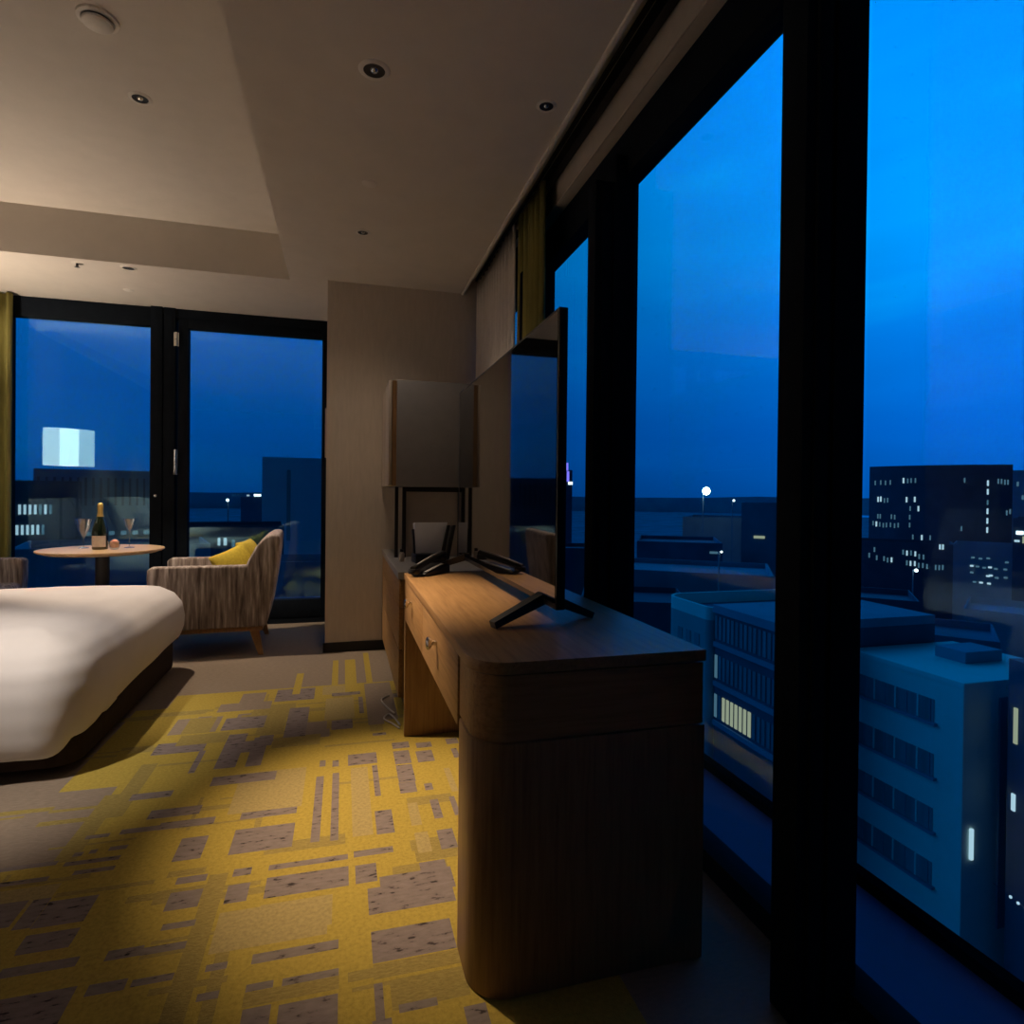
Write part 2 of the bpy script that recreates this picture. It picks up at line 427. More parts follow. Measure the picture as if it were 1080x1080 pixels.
for y in YS[1:-1]:
    MB().box(0.905, XW + 0.002, y, y + 0.075, 0, 2.29, 0.003).box(0.985, XW + 0.006, y - 0.006, y + 0.09, 0, 2.395, 0.003).box(0.93, 0.962, y - 0.008, y + 0.03, 0, 2.28, 0.002).box(0.976, 1.03, y - 0.008, y + 0.03, 0, 2.28, 0.002).box(XW, XW + 0.06, y + 0.055, y + 0.10, 0, 2.50).build('mullion', 'black_metal', w1, off=O)
for y0, y1 in zip(YS[:-1], YS[1:]):
    pane('glass_pane', XW + 0.018, XW + 0.024, max(y0 + 0.07, YF), y1, GB - 0.01, GT + 0.01, w1, O)
bl = MB().box(0.985, XW + 0.0, YF, 3.12, 2.50, CEIL + 0.1, 0.004)
bl.box(0.978, 0.985, YF, 3.12, 2.50, 2.518, 0.002)
tag(bl.build('blind_cassette', 'blind', loc=(1.01, 1.5, 2.5)), 'long beige roller blind cassette above the black window frame', 'blind')
tr = MB().box(0.945, 0.978, YF, 4.36, CEIL + 0.05, CEIL + 0.108).box(0.918, 0.932, YF, 4.36, CEIL + 0.092, CEIL + 0.108)
tag(tr.build('curtain_rail', 'dark_metal', loc=(0.93, 1.5, CEIL + 0.1)), 'dark twin curtain rail inside the ceiling cove by the window', 'curtain rail')
# stone ledge outside
struct(MB().box(XW + 0.06, 1.5, -6, 7.2, -0.4, -0.06).box(1.5, 1.54, -6, 7.2, -0.4, -0.025, mi=1).box(XL - 1, 1.5, YB + 0.08, 6.9, -0.4, -0.02).build('trim_3', ['ledge', 'curb']), 'dark stone ledge outside the window wall', 'ledge')

# back glazing: fixed window on the left, hinged door on the right
w2 = bpy.data.objects.new('window_2', None); COL.objects.link(w2); w2.location = (-1.9, YB, 0)
struct(w2, 'black framed window behind the round table', 'window')
O2 = (-1.9, YB, 0)
BZ0, BZ1 = 0.20, 2.415
f2 = MB()
f2.box(XL, -1.475, YB - 0.03, YB + 0.05, 0, BZ0, 0.003).box(XL, -1.475, YB - 0.03, YB + 0.05, BZ1, CEIL, 0.003)
f2.box(-1.475, -1.39, YB - 0.06, YB + 0.05, 0, CEIL, 0.003).box(XL, -2.42, YB - 0.03, YB + 0.05, BZ0, BZ1)
f2.build('frame', 'black_metal', w2, off=O2)
pane('glass_pane', -2.43, -1.465, YB - 0.004, YB + 0.002, BZ0 - 0.01, BZ1 + 0.01, w2, O2, m='back_glass')
pane('glass_pane', -2.43, -1.465, YB + 0.022, YB + 0.028, BZ0 - 0.01, BZ1 + 0.01, w2, O2, tilt=radians(-2.4), m='back_glass')
MB().lathe([(0.0, 0), (0.012, 0.0), (0.012, 0.008), (0.006, 0.012), (0, 0.012)], 14).build('lock_button', 'chrome', w2, loc=(-1.433 + 1.9, -0.062, 1.065), off=(0, 0, 0)).rotation_euler = (radians(90), 0, 0)
d1 = bpy.data.objects.new('door_1', None); COL.objects.link(d1); d1.location = (-0.7, YB, 0)
struct(d1, 'black framed glass door hinged beside the armchair', 'door')
O3 = (-0.7, YB, 0)
f3 = MB()
f3.box(-1.385, -1.30, YB - 0.05, YB + 0.05, 0, CEIL, 0.003).box(-1.385, -0.114, YB - 0.03, YB + 0.05, 0, 0.06).box(-1.30, -0.114, YB - 0.03, YB + 0.05, 2.48, CEIL)
f3.build('frame', 'black_metal', d1, off=O3)
lf = MB()
lf.box(-1.285, -1.21, YB - 0.035, YB + 0.045, 0.05, 2.49, 0.003).box(-0.18, -0.116, YB - 0.035, YB + 0.045, 0.05, 2.49, 0.003)
lf.box(-1.21, -0.18, YB - 0.035, YB + 0.045, 0.05, BZ0, 0.003).box(-1.21, -0.18, YB - 0.035, YB + 0.045, BZ1, 2.49, 0.003)
lf.build('leaf_frame', 'black_metal', d1, off=O3)
pane('glass_pane', -1.22, -0.17, YB - 0.004, YB + 0.002, BZ0 - 0.01, BZ1 + 0.01, d1, O3, m='back_glass')
pane('glass_pane', -1.22, -0.17, YB + 0.03, YB + 0.036, BZ0 - 0.01, BZ1 + 0.01, d1, O3, tilt=radians(0.9), m='back_glass')
for za, zb in ((2.26, 2.37), (1.235, 1.435)):
    h = MB().lathe([(0.011, za), (0.011, (za + zb) / 2 - 0.002), (0.008, (za + zb) / 2), (0.011, (za + zb) / 2 + 0.002), (0.011, zb)], 14, c=(-1.292, YB - 0.062, 0))
    h.box(-1.31, -1.274, YB - 0.055, YB - 0.05, za, zb)
    h.build('hinge', 'chrome', d1, off=O3)
pl = MB().box(-0.152, -0.118, YB - 0.075, YB - 0.062, 1.40, 1.82, 0.004).box(-0.145, -0.13, YB - 0.062, YB - 0.034, 1.43, 1.46).box(-0.145, -0.13, YB - 0.062, YB - 0.034, 1.76, 1.79)
pl.build('pull_handle', 'beige_lam', d1, off=O3)

# curtains
def curtain(name, p0, p1, z0, z1, amp, folds, m, nseg=10, thick=0.006):
    p0, p1 = Vector(p0), Vector(p1)
    d = p1 - p0; nrm = Vector((-d.y, d.x)).normalized()
    def fn(u, v):
        k = amp * (0.75 + 0.25 * sin(u * 9.1 + 1)) * (0.8 + 0.2 * v)
        q = p0 + d * (u + 0.004 * sin(v * 4 + u * 20)) + nrm * k * sin(u * folds * 2 * pi + 0.35 * sin(u * 13) + 0.25 * v)
        return (q.x, q.y, z1 + (z0 - z1) * v)
    o = MB().grid(fn, folds * nseg, 10).build(name, m, loc=((p0.x + p1.x) / 2, (p0.y + p1.y) / 2, z0))
    md = o.modifiers.new('thickness', 'SOLIDIFY'); md.thickness = thick
    return o
tag(curtain('sheer_curtain', (0.93, 4.33), (0.915, 3.27), 0.02, CEIL + 0.045, 0.022, 13, 'sheer', 10, 0.002), 'pale sheer curtain gathered between the wall pier and green drape', 'curtain')
tag(curtain('drape', (0.925, 3.2), (0.925, 2.78), 0.02, CEIL + 0.045, 0.03, 6, 'olive'), 'olive green drape bunched behind the television', 'curtain')
tag(curtain('drape', (-2.365, 5.33), (-3.1, 5.33), 0.02, CEIL - 0.012, 0.035, 8, 'olive'), 'olive green drape at the left edge of the back window', 'curtain')

# ceiling fittings
def downlight(x, y, z, label, s=1.0, group=None):
    t = thing('downlight', label, 'ceiling light', (x, y, z), 0, group)
    MB().lathe([(0.034, -0.0005), (0.036, -0.005), (0.048, -0.004), (0.052, -0.0005)], 32, cap=False).build('trim_ring', 'white_paint', t).scale = (s, s, s)
    MB().lathe([(0.0, -0.0012), (0.02, -0.0014), (0.035, -0.003)], 32, cap=False).build('reflector', 'dark_recess', t).scale = (s, s, s)
    MB().lathe([(0.0, -0.010), (0.008, -0.009), (0.013, -0.004), (0.014, -0.0012)], 20, cap=False).build('lamp_lens', 'chrome', t).scale = (s, s, s)
    return t
downlight(0.092, 2.165, CEIL, 'recessed ceiling downlight above the desk drawers, largest in view', 1.05)
downlight(0.725, 2.18, CEIL, 'small dark downlight next to the window cove', 0.75)
downlight(0.095, 3.52, CEIL, 'small downlight on the lower ceiling near the wall pier', 0.8)
downlight(-0.895, 3.10, CEILH, 'downlight in the raised ceiling tray above the bed', 0.95)
downlight(-1.37, 4.53, CEIL, 'downlight in the back soffit above the glass door', 0.95)
sm = thing('smoke_detector', 'round white smoke detector in the raised ceiling tray', 'smoke detector', (-0.9, 2.625, CEILH))
MB().lathe([(0.0, -0.03), (0.04, -0.03), (0.05, -0.024), (0.052, -0.016)], 32, cap=False).build('cover', 'white_paint', sm)
MB().lathe([(0.048, -0.018), (0.048, -0.010)], 32, cap=False).build('sensor_slot', 'dark_recess', sm)
MB().lathe([(0.056, -0.011), (0.068, -0.008), (0.07, 0.0)], 32, cap=False).build('base', 'white_paint', sm)
def cap_fit(x, y, z, label, dark=False):
    b = MB().lathe([(0.0, -0.007), (0.025, -0.006), (0.034, -0.002), (0.036, 0)], 28, c=(x, y, z), cap=False)
    return tag(b.build('sprinkler_cover', 'white_paint', loc=(x, y, z)), label, 'sprinkler')
cap_fit(0.108, 2.96, CEIL, 'flat white sprinkler cover between two downlights on the lower ceiling')
cap_fit(-1.52, 5.03, CEIL, 'flat white sprinkler cover close to the back window head')
sp = thing('sprinkler', 'small dark sprinkler head in the back soffit near the drape', 'sprinkler', (-1.665, 4.54, CEIL))
MB().lathe([(0.0, -0.001), (0.03, -0.002), (0.034, 0)], 24, cap=False).build('plate', 'white_paint', sp)
MB().lathe([(0.006, 0), (0.008, -0.02), (0.016, -0.024), (0.0, -0.027)], 16, cap=False).build('nozzle', 'dark_recess', sp)

# ------------------------------------------------------------------ desk
D0, D1, DY0, DY1, DZ = 0.275, 0.834, 1.263, 2.80, 0.739
dk = thing('desk', 'long oak writing desk with a rounded near end, under the television', 'desk', (0.55, 2.03, 0))
OD = (0.55, 2.03, 0)
def rounded(x0, x1, y0, y1, r, n=10):
    pts = [(x1, y0), (x1, y1), (x0, y1)]
    for i in range(n + 1):
        a = pi + (pi / 2) * i / n
        pts.append((x0 + r + r * cos(a), y0 + r + r * sin(a)))
    return pts
MB().prism(rounded(D0 - 0.004, D1, DY0 - 0.004, DY1, 0.09), 'z', DZ - 0.028, DZ, 0.003).build('desktop', 'wood_y', dk, off=OD)
MB().prism(rounded(D0 + 0.004, D1 - 0.004, DY0 + 0.004, 1.46, 0.082), 'z', 0.562, DZ - 0.032).build('pedestal_band', 'wood', dk, off=OD)
def shell(x0, x1, y0, y1, r, t):
    o = rounded(x0, x1, y0, y1, r)
    return o
MB().prism(rounded(D0, D1, DY0, 1.445, 0.086), 'z', 0.002, 0.559, 0.002).build('pedestal', 'wood_v', dk, off=OD)
MB().box(D0 + 0.02, D1 - 0.01, 1.42, DY1 - 0.02, 0.535, DZ - 0.03).build('carcass', 'wood_y', dk, off=OD)
for ya, yb, kn in ((1.47, 2.16, 1.82), (2.166, DY1 - 0.004, 2.50)):
    dr = MB().box(D0, D0 + 0.02, ya, yb, 0.53, DZ - 0.032, 0.002).build('drawer', 'wood_y', dk, off=OD)
    k = MB().lathe([(0.005, 0.0), (0.005, 0.012), (0.010, 0.016), (0.0145, 0.022), (0.0145, 0.028), (0.009, 0.032), (0.0, 0.033)], 20)
    ko = k.build('knob', 'chrome', dr, loc=(D0 - OD[0], kn - OD[1], 0.652), off=(0, 0, 0))
    ko.rotation_euler = (0, radians(-90), 0); ko.scale = (1.35, 1.35, 1.0)
MB().box(D0, D1 - 0.02, DY1 - 0.035, DY1, 0.002, DZ - 0.03, 0.002).build('leg_panel', 'wood_v', dk, off=OD)
MB().box(D1 - 0.03, D1 - 0.012, 1.44, DY1 - 0.03, 0.25, DZ - 0.03).build('back_panel', 'wood_y', dk, off=OD)

# television
TX = 0.55
tv = thing('television', 'large flat black television standing on the desk', 'television', (TX, 2.22, DZ))
OT = (TX, 2.22, DZ)
T0, T1, TZ0, TZ1 = 1.515, 2.94, 0.795, 1.60
MB().box(TX - 0.004, TX + 0.022, T0, T1, TZ0, TZ1, 0.003).build('bezel', 'tv_black', tv, off=OT)
MB().box(TX - 0.0055, TX - 0.0035, T0 + 0.008, T1 - 0.022, TZ0 + 0.018, TZ1 - 0.010).build('screen', 'screen', tv, off=OT)
MB().box(TX + 0.02, TX + 0.06, T0 + 0.14, T1 - 0.14, TZ0 + 0.03, TZ0 + 0.42, 0.012).build('rear_housing', 'tv_black', tv, off=OT)
for yy, sk in ((1.64, -0.05), (2.79, 0.05)):
    L = MB()
    for tx, s in ((0.392, -1), (0.708, 1)):
        p0 = Vector((TX + 0.008 + s * 0.012, yy, TZ0 + 0.012)); p1 = Vector((tx, yy + sk * (1 if s < 0 else -0.4), DZ + 0.010))
        dd = (p1 - p0).normalized(); sd = Vector((-dd.y, dd.x, 0)).normalized(); uu = dd.cross(sd)
        if uu.z < 0: uu = -uu
        vs = []
        for p, w, h in ((p0 - dd * 0.02, 0.017, 0.016), (p1, 0.014, 0.0095)):
            for a, c in ((-1, -1), (1, -1), (1, 1), (-1, 1)):
                vs.append(p + sd * a * w + uu * c * h)
        L.add(vs, [(0, 1, 2, 3), (7, 6, 5, 4), (0, 4, 5, 1), (1, 5, 6, 2), (2, 6, 7, 3), (3, 7, 4, 0)])
    L.build('stand_leg', 'tv_leg', tv, off=OT)

# telephone on the far end of the desk
ph = thing('telephone', 'black and silver desk telephone at the far end of the desk', 'telephone', (0.425, 2.715, DZ + 0.0006), radians(-42))
MB().prism([(-0.10, 0.0), (0.10, 0.0), (0.10, 0.036), (0.06, 0.042), (-0.10, 0.012)], 'x', -0.088, -0.012, 0.004).build('base', 'plastic_black', ph)
MB().prism([(-0.085, 0.0165), (0.05, 0.0415), (0.05, 0.045), (-0.085, 0.020)], 'x', -0.034, -0.016, 0.001).build('keypad', 'plastic_grey', ph)
hs = MB().tube([(-0.06, -0.125, 0.030), (-0.06, -0.06, 0.046), (-0.06, 0.03, 0.066), (-0.06, 0.115, 0.080)], [0.017, 0.014, 0.014, 0.017])
hs.lathe([(0, 0), (0.026, 0), (0.029, 0.010), (0.025, 0.020), (0, 0.022)], 18, c=(-0.06, -0.115, 0.0125)).lathe([(0, 0), (0.024, 0), (0.027, 0.012), (0.023, 0.024), (0, 0.026)], 18, c=(-0.06, 0.10, 0.052))
hs.build('handset', 'plastic_black', ph)
MB().tube([(-0.06, -0.10, 0.047), (-0.06, -0.05, 0.060), (-0.06, 0.03, 0.079), (-0.06, 0.10, 0.091)], 0.006).build('handset_stripe', 'plastic_grey', ph)

# cable on the carpet
def bez(pts, n=30):
    out = []
    P = [Vector(p) for p in pts]
    for i in range(len(P) - 1):
        a = P[max(i - 1, 0)]; b_ = P[i]; c = P[i + 1]; d = P[min(i + 2, len(P) - 1)]
        for k in range(n // (len(P) - 1) + 1):
            t = k / (n // (len(P) - 1) + 1)
            out.append(0.5 * ((2 * b_) + (c - a) * t + (2 * a - 5 * b_ + 4 * c - d) * t * t + (3 * b_ - a - 3 * c + d) * t ** 3))
    out.append(P[-1])
    return out
cb = MB().tube(bez([(0.262, 2.86, 0.006), (0.235, 2.93, 0.006), (0.20, 3.0, 0.006), (0.225, 3.06, 0.006), (0.25, 3.0, 0.006), (0.268, 2.90, 0.006)]), 0.004, 8)
cb.tube(bez([(0.256, 3.06, 0.006), (0.225, 3.16, 0.006), (0.205, 3.28, 0.006), (0.25, 3.34, 0.006)], 20), 0.004, 8)
tag(cb.build('power_cable', 'cable', loc=(0.3, 3.05, 0)), 'pale power cable loose on the carpet behind the desk leg', 'cable')

# drawer cabinet beyond the desk
cx0, cx1, cy0, cy1 = 0.272, 0.85, 3.05, 4.36
cb = thing('drawer_cabinet', 'low oak drawer cabinet with grey top between desk and wall', 'cabinet', (0.56, 3.7, 0))
OC = (0.56, 3.7, 0)
MB().box(cx0 - 0.006, cx1, cy0 - 0.006, cy1, 0.675, 0.712, 0.002).build('countertop', 'stone', cb, off=OC)
MB().box(cx0 + 0.02, cx1 - 0.005, cy0 + 0.005, cy1 - 0.005, 0.08, 0.674).build('carcass', 'wood_v', cb, off=OC)
MB().box(cx0 + 0.04, cx1 - 0.02, cy0 + 0.02, cy1 - 0.02, 0.001, 0.08).build('plinth', 'black_base', cb, off=OC)
for za, zb in ((0.535, 0.668), (0.325, 0.53), (0.085, 0.32)):
    MB().box(cx0, cx0 + 0.02, cy0 + 0.004, cy1 - 0.004, za, zb, 0.002).build('drawer', 'wood_y', cb, off=OC)

# wall cabinet and the niche under it
uy0 = 3.72
uc = thing('wall_cabinet', 'grey wall cabinet hanging above the drawer cabinet', 'cabinet', (0.56, 4.05, 1.14))
OU = (0.56, 4.05, 1.14)
MB().box(0.309, 0.85, uy0 - 0.004, 4.372, 1.145, 1.79, 0.002).build('body', 'grey_lam', uc, off=OU)
MB().box(0.283, 0.308, uy0 + 0.004, 4.372, 1.15, 1.785).build('carcass_edge', 'wood_v', uc, off=OU)
for ya, yb in ((uy0 + 0.012, 4.04), (4.046, 4.37)):
    MB().box(0.262, 0.280, ya, yb, 1.148, 1.788, 0.002).build('door', 'beige_lam', uc, off=OU)
nf = thing('niche_frame', 'dark framed back panel between counter and wall cabinet', 'panel', (0.56, 4.0, 0.712))
ON = (0.56, 4.0, 0.712)
for xa, xb in ((0.305, 0.325), (0.350, 0.372), (0.696, 0.702)):
    MB().box(xa, xb, 3.75, 3.78, 0.713, 1.144).build('post', 'dark_metal', nf, off=ON)
MB().box(0.372, 0.70, 3.75, 3.78, 1.115, 1.144).build('rail', 'dark_metal', nf, off=ON)
MB().box(0.372, 0.70, 3.79, 3.80, 0.713, 1.144).build('panel', 'beige_lam', nf, off=ON)

# stationery stand on the cabinet
ss = thing('document_stand', 'black stand holding grey leaflets on the grey countertop', 'document holder', (0.488, 3.45, 0.713), radians(8))
MB().box(-0.105, 0.07, -0.05, 0.06, 0.0005, 0.052, 0.006).build('base', 'plastic_black', ss)
lean = Matrix.Rotation(radians(-8), 4, 'X')
MB().prism([(-0.088, 0.04), (0.055, 0.04), (0.104, 0.228), (-0.094, 0.228)], 'y', 0.0, 0.03, 0.003, mtx=lean).build('leaflets', 'paper', ss)
for dx in (0.0, 0.034):
    MB().prism([(0.052 + dx, 0.01), (0.068 + dx, 0.01), (0.116 + dx, 0.21), (0.100 + dx, 0.21)], 'y', -0.012, 0.05, 0.002, mtx=lean).build('folder', 'plastic_black', ss)
MB().prism([(-0.1, 0.045), (-0.092, 0.045), (-0.096, 0.19), (-0.104, 0.19)], 'y', 0.0, 0.03, mtx=lean).build('side_arm', 'plastic_black', ss)
jr = thing('small_jar', 'tiny pale jar beside the leaflet stand on the countertop', 'jar', (0.327, 3.52, 0.712))
MB().lathe([(0.0, 0.0005), (0.014, 0.0005), (0.016, 0.01), (0.016, 0.045), (0.010, 0.055), (0.0, 0.055)], 18).build('body', 'beige_lam', jr)
MB().lathe([(0.0, 0.056), (0.011, 0.056), (0.011, 0.072), (0.0, 0.073)], 16).build('cap', 'dark_metal', jr)
# ------------------------------------------------------------------ bed
BX0, BX1, BY0, BY1 = -3.12, -1.02, 2.69, 4.17
bd = thing('bed', 'wide bed with white duvet on a dark brown base, foot towards the desk', 'bed', (-2.05, 3.43, 0))
OB = (-2.05, 3.43, 0)
def rrect(x0, x1, y0, y1, r, n=6):
    out = []
    for cx_, cy_, a0 in ((x1 - r, y0 + r, -90), (x1 - r, y1 - r, 0), (x0 + r, y1 - r, 90), (x0 + r, y0 + r, 180)):
        for i in range(n + 1):
            a = radians(a0 + 90 * i / n); out.append((cx_ + r * cos(a), cy_ + r * sin(a)))
    return out
MB().prism(rrect(BX0, -0.985, BY0 + 0.005, BY1 - 0.005, 0.10), 'z', 0.035, 0.33, 0.01).build('base', 'bed_base', bd, off=OB)
for lx in (-2.95, -1.2):
    for ly in (2.85, 4.02):
        MB().lathe([(0.025, 0.001), (0.03, 0.04), (0.03, 0.05)], 16, c=(lx, ly, 0)).build('leg', 'black_base', bd, off=OB)
prof = [(0.035, 0.150), (0.058, 0.185), (0.078, 0.26), (0.084, 0.34), (0.07, 0.42), (0.03, 0.475), (-0.04, 0.512), (-0.14, 0.532), (-0.28, 0.540), (-0.45, 0.546), (-0.62, 0.548), (-0.73, 0.548)]
hx, hy = (BX1 - BX0) / 2, (BY1 - BY0) / 2
mx_, my_ = (BX0 + BX1) / 2, (BY0 + BY1) / 2
def rr_point(u, o, r0=0.085):
    """u in 0..1 round a rounded rectangle offset by o"""
    a, c = hx + o, hy + o
    r = min(max(r0 + o, 0.015), a, c)
    seg = [('l', 2 * (a - r), 40), ('c', r, 14), ('l', 2 * (c - r), 34), ('c', r, 14)] * 2
    n = sum(s[2] for s in seg)
    k = u * n
    cs = [(-a + r, -c, 1, 0), (a - r, -c + r, -90, 0), (a, -c + r, 0, 1), (a - r, c - r, 0, 0), (a - r, c, -1, 0), (-a + r, c - r, 90, 0), (-a, c - r, 0, -1), (-a + r, -c + r, 180, 0)]
    for i, (t, L, m) in enumerate(seg):
        if k <= m + 1e-9:
            f = k / m
            if t == 'l':
                x, y, dx, dy = cs[i]
                return x + dx * L * f, y + dy * L * f
            x, y, a0, _ = cs[i]
            an = radians(a0 + 90 * f)
            return x + r * cos(an), y + r * sin(an)
        k -= m
    return -a + r, -c
from mathutils import noise as mnoise
NU = 204
pr2 = []
for i in range(len(prof) - 1):
    for k in range(3):
        t = k / 3
        pr2.append((prof[i][0] * (1 - t) + prof[i + 1][0] * t, prof[i][1] * (1 - t) + prof[i + 1][1] * t))
pr2.append(prof[-1])
b = MB()
vs = []
def sstep(a, b, t):
    t = min(1, max(0, (t - a) / (b - a))); return t * t * (3 - 2 * t)
for i in range(NU):
    xa, ya = rr_point(i / NU, 0.02); xb, yb = rr_point(i / NU, 0.06)
    nrm = Vector((xb - xa, yb - ya)).normalized()
    near = sstep(0.55, 0.98, -nrm.y); ft = sstep(0.5, 0.95, nrm.x)
    for j, (o, z) in enumerate(pr2):
        x, y = rr_point(i / NU, o)
        X, Y = mx_ + x, my_ + y
        side = min(1, max(0, (0.5 - z) / 0.3))
        f = mnoise.noise((X * 3.1, Y * 3.1, z * 2.0)) * 0.016 + mnoise.noise((X * 8, Y * 8, z * 3)) * 0.004
        w = max(0, (9 - j) / 9)
        hem = w * (near * (-0.050 + 0.005 * sin(X * 9)) + (1 - near) * (0.004 + 0.066 * min(1, max(0, (Y - 2.75) / 1.35))))
        d = f * side * (0.3 + 0.7 * max(near, 0.6)) + near * 0.018 * side
        # shallow pleats where the foot end is tucked at the corner
        d += ft * side * (-0.014 * math.exp(-((Y - 2.88 - 0.22 * z) / 0.03) ** 2) + 0.010 * math.exp(-((Y - 2.95 - 0.25 * z) / 0.04) ** 2))
        vs.append((X + nrm.x * d, Y + nrm.y * d, z + f * (1 - side) + hem))
nj = len(pr2)
fs = [(i * nj + j, ((i + 1) % NU) * nj + j, ((i + 1) % NU) * nj + j + 1, i * nj + j + 1) for i in range(NU) for j in range(nj - 1)]
b.add(vs, fs, True)
b.f.append(tuple(i * nj + nj - 1 for i in range(NU))); b.mi.append(0); b.sm.append(True)
o = b.build('duvet', 'linen', bd, off=OB)
md = o.modifiers.new('thickness', 'SOLIDIFY'); md.thickness = 0.02; md.offset = 0
def pillow(name, w, d, h, m, loc, rot, label, cat, group=None, parent=None):
    def fn(u, v):
        a, c = u * 2 - 1, v * 2 - 1
        return a, c
    b = MB()
    n = 14
    for s in (1, -1):
        def f(u, v, s=s):
            a, c = u * 2 - 1, v * 2 - 1
            e = max(0.0, (1 - abs(a) ** 2.4)) ** 0.55 * max(0.0, (1 - abs(c) ** 2.4)) ** 0.55
            px = a * w / 2 * (1 - 0.07 * (1 - a * a) * 0 - 0.06 * (1 - c * c) * 0 - 0.05 * (1 - abs(c)) * abs(a))
            py = c * d / 2 * (1 - 0.05 * (1 - abs(a)) * abs(c))
            return (px, py, s * h / 2 * e)
        b.grid(f, n, n)
        if s == -1:
            k = len(b.f) // 2
            b.f[k:] = [tuple(reversed(q)) for q in b.f[k:]]
    bm = bmesh.new()
    vs = [bm.verts.new(p) for p in b.v]
    for q in b.f:
        try: bm.faces.new([vs[i] for i in q])
        except ValueError: pass
    bmesh.ops.remove_doubles(bm, verts=bm.verts[:], dist=0.0006)
    b2 = MB().from_bm(bm, True)
    o = b2.build(name, m, sub=1)
    o.location = loc; o.rotation_euler = rot
    return tag(o, label, cat, group)
pillow('bed_pillow', 0.5, 0.72, 0.2, 'linen', (-2.94, 3.82, 0.80), (radians(0), radians(68), 0), 'white bed pillow propped at the far side of the bed head', 'pillow')
pillow('bed_pillow', 0.5, 0.72, 0.2, 'linen', (-2.94, 3.05, 0.80), (radians(0), radians(68), 0), 'white bed pillow propped at the near side of the bed head', 'pillow')

b2 = copy_tree(bd); b2.location = (-2.05, 3.43 - 2.36, 0)
b2['label'] = 'second bed with white duvet nearer the camera, only mirrored in the glass'
for yy, side in ((1.46, 'far'), (0.69, 'near')):
    pc = bpy.data.objects['bed_pillow'].copy(); COL.objects.link(pc); pc.location = (-2.94, yy, 0.80)
    pc['label'] = 'white pillow at the %s side of the second bed, only mirrored in the glass' % side

# ------------------------------------------------------------------ round table and what stands on it
TBX, TBY, TBZ = -1.60, 4.80, 0.70
tb = thing('round_table', 'round pale wood pedestal table in front of the back window', 'table', (TBX, TBY, 0))
MB().lathe([(0.0, 0.672), (0.33, 0.672), (0.372, 0.688), (0.376, 0.694), (0.374, 0.70), (0.0, 0.70)], 64).build('tabletop', 'light_wood', tb)
MB().lathe([(0.043, 0.03), (0.043, 0.655), (0.12, 0.658), (0.12, 0.6715)], 28).build('column', 'dark_metal', tb)
MB().lathe([(0.0, 0.001), (0.23, 0.001), (0.235, 0.008), (0.22, 0.014), (0.05, 0.03), (0.0, 0.03)], 40).build('foot', 'dark_metal', tb)
bt = thing('champagne_bottle', 'dark green champagne bottle with gold foil on the round table', 'bottle', (-1.595, 4.74, TBZ))
MB().lathe([(0.0, 0.001), (0.044, 0.001), (0.048, 0.008), (0.048, 0.115), (0.0445, 0.145), (0.033, 0.185), (0.020, 0.225), (0.0155, 0.25), (0.0148, 0.292), (0.0, 0.293)], 32).build('body', 'bottle', bt)
MB().lathe([(0.0205, 0.224), (0.0165, 0.25), (0.0162, 0.275), (0.0185, 0.279), (0.0185, 0.30), (0.017, 0.311), (0.010, 0.318), (0.0, 0.319)], 28, cap=False).build('foil', 'foil', bt)
lb = MB()
def lab(u, v):
    a = radians(-150 + 120 * u)
    return (0.0487 * cos(a), 0.0487 * sin(a), 0.02 + 0.075 * v)
lb.grid(lab, 20, 1); lb.build('label', 'label', bt)
def flute(x, y, label, h, r, bowl):
    t = thing('champagne_glass', label, 'glass', (x, y, TBZ), 0, 'champagne glasses on the round table')
    p = [(0.0, 0.001), (0.032, 0.001), (0.031, 0.003), (0.006, 0.008), (0.0035, 0.02), (0.0035, h - bowl)]
    MB().lathe(p, 24, cap=False).build('stem', 'stemglass', t)
    q = [(0.0035, h - bowl), (r * 0.35, h - bowl * 0.82), (r * 0.72, h - bowl * 0.45), (r, h), (r - 0.0015, h), (r * 0.70, h - bowl * 0.44), (r * 0.3, h - bowl * 0.78), (0.0, h - bowl * 0.9)]
    MB().lathe(q, 28, cap=False).build('bowl', 'stemglass', t)
flute(-1.735, 4.86, 'champagne glass left of the bottle on the round table', 0.205, 0.054, 0.135)
flute(-1.455, 4.86, 'champagne glass right of the bottle, nearer the armchair', 0.205, 0.039, 0.09)
cu = thing('rosy_cup', 'small rosy cup beside the foot of the champagne bottle', 'cup', (-1.505, 4.73, TBZ))
MB().lathe([(0.0, 0.0008), (0.022, 0.0008), (0.03, 0.012), (0.033, 0.035), (0.031, 0.06), (0.029, 0.06), (0.03, 0.035), (0.026, 0.014), (0.0, 0.008)], 24, cap=False).build('body', 'stemglass', cu)
MB().lathe([(0.0, 0.0095), (0.024, 0.0145), (0.0285, 0.03), (0.0275, 0.05), (0.015, 0.066), (0.0, 0.07)], 20, cap=False).build('filling', 'rose', cu)

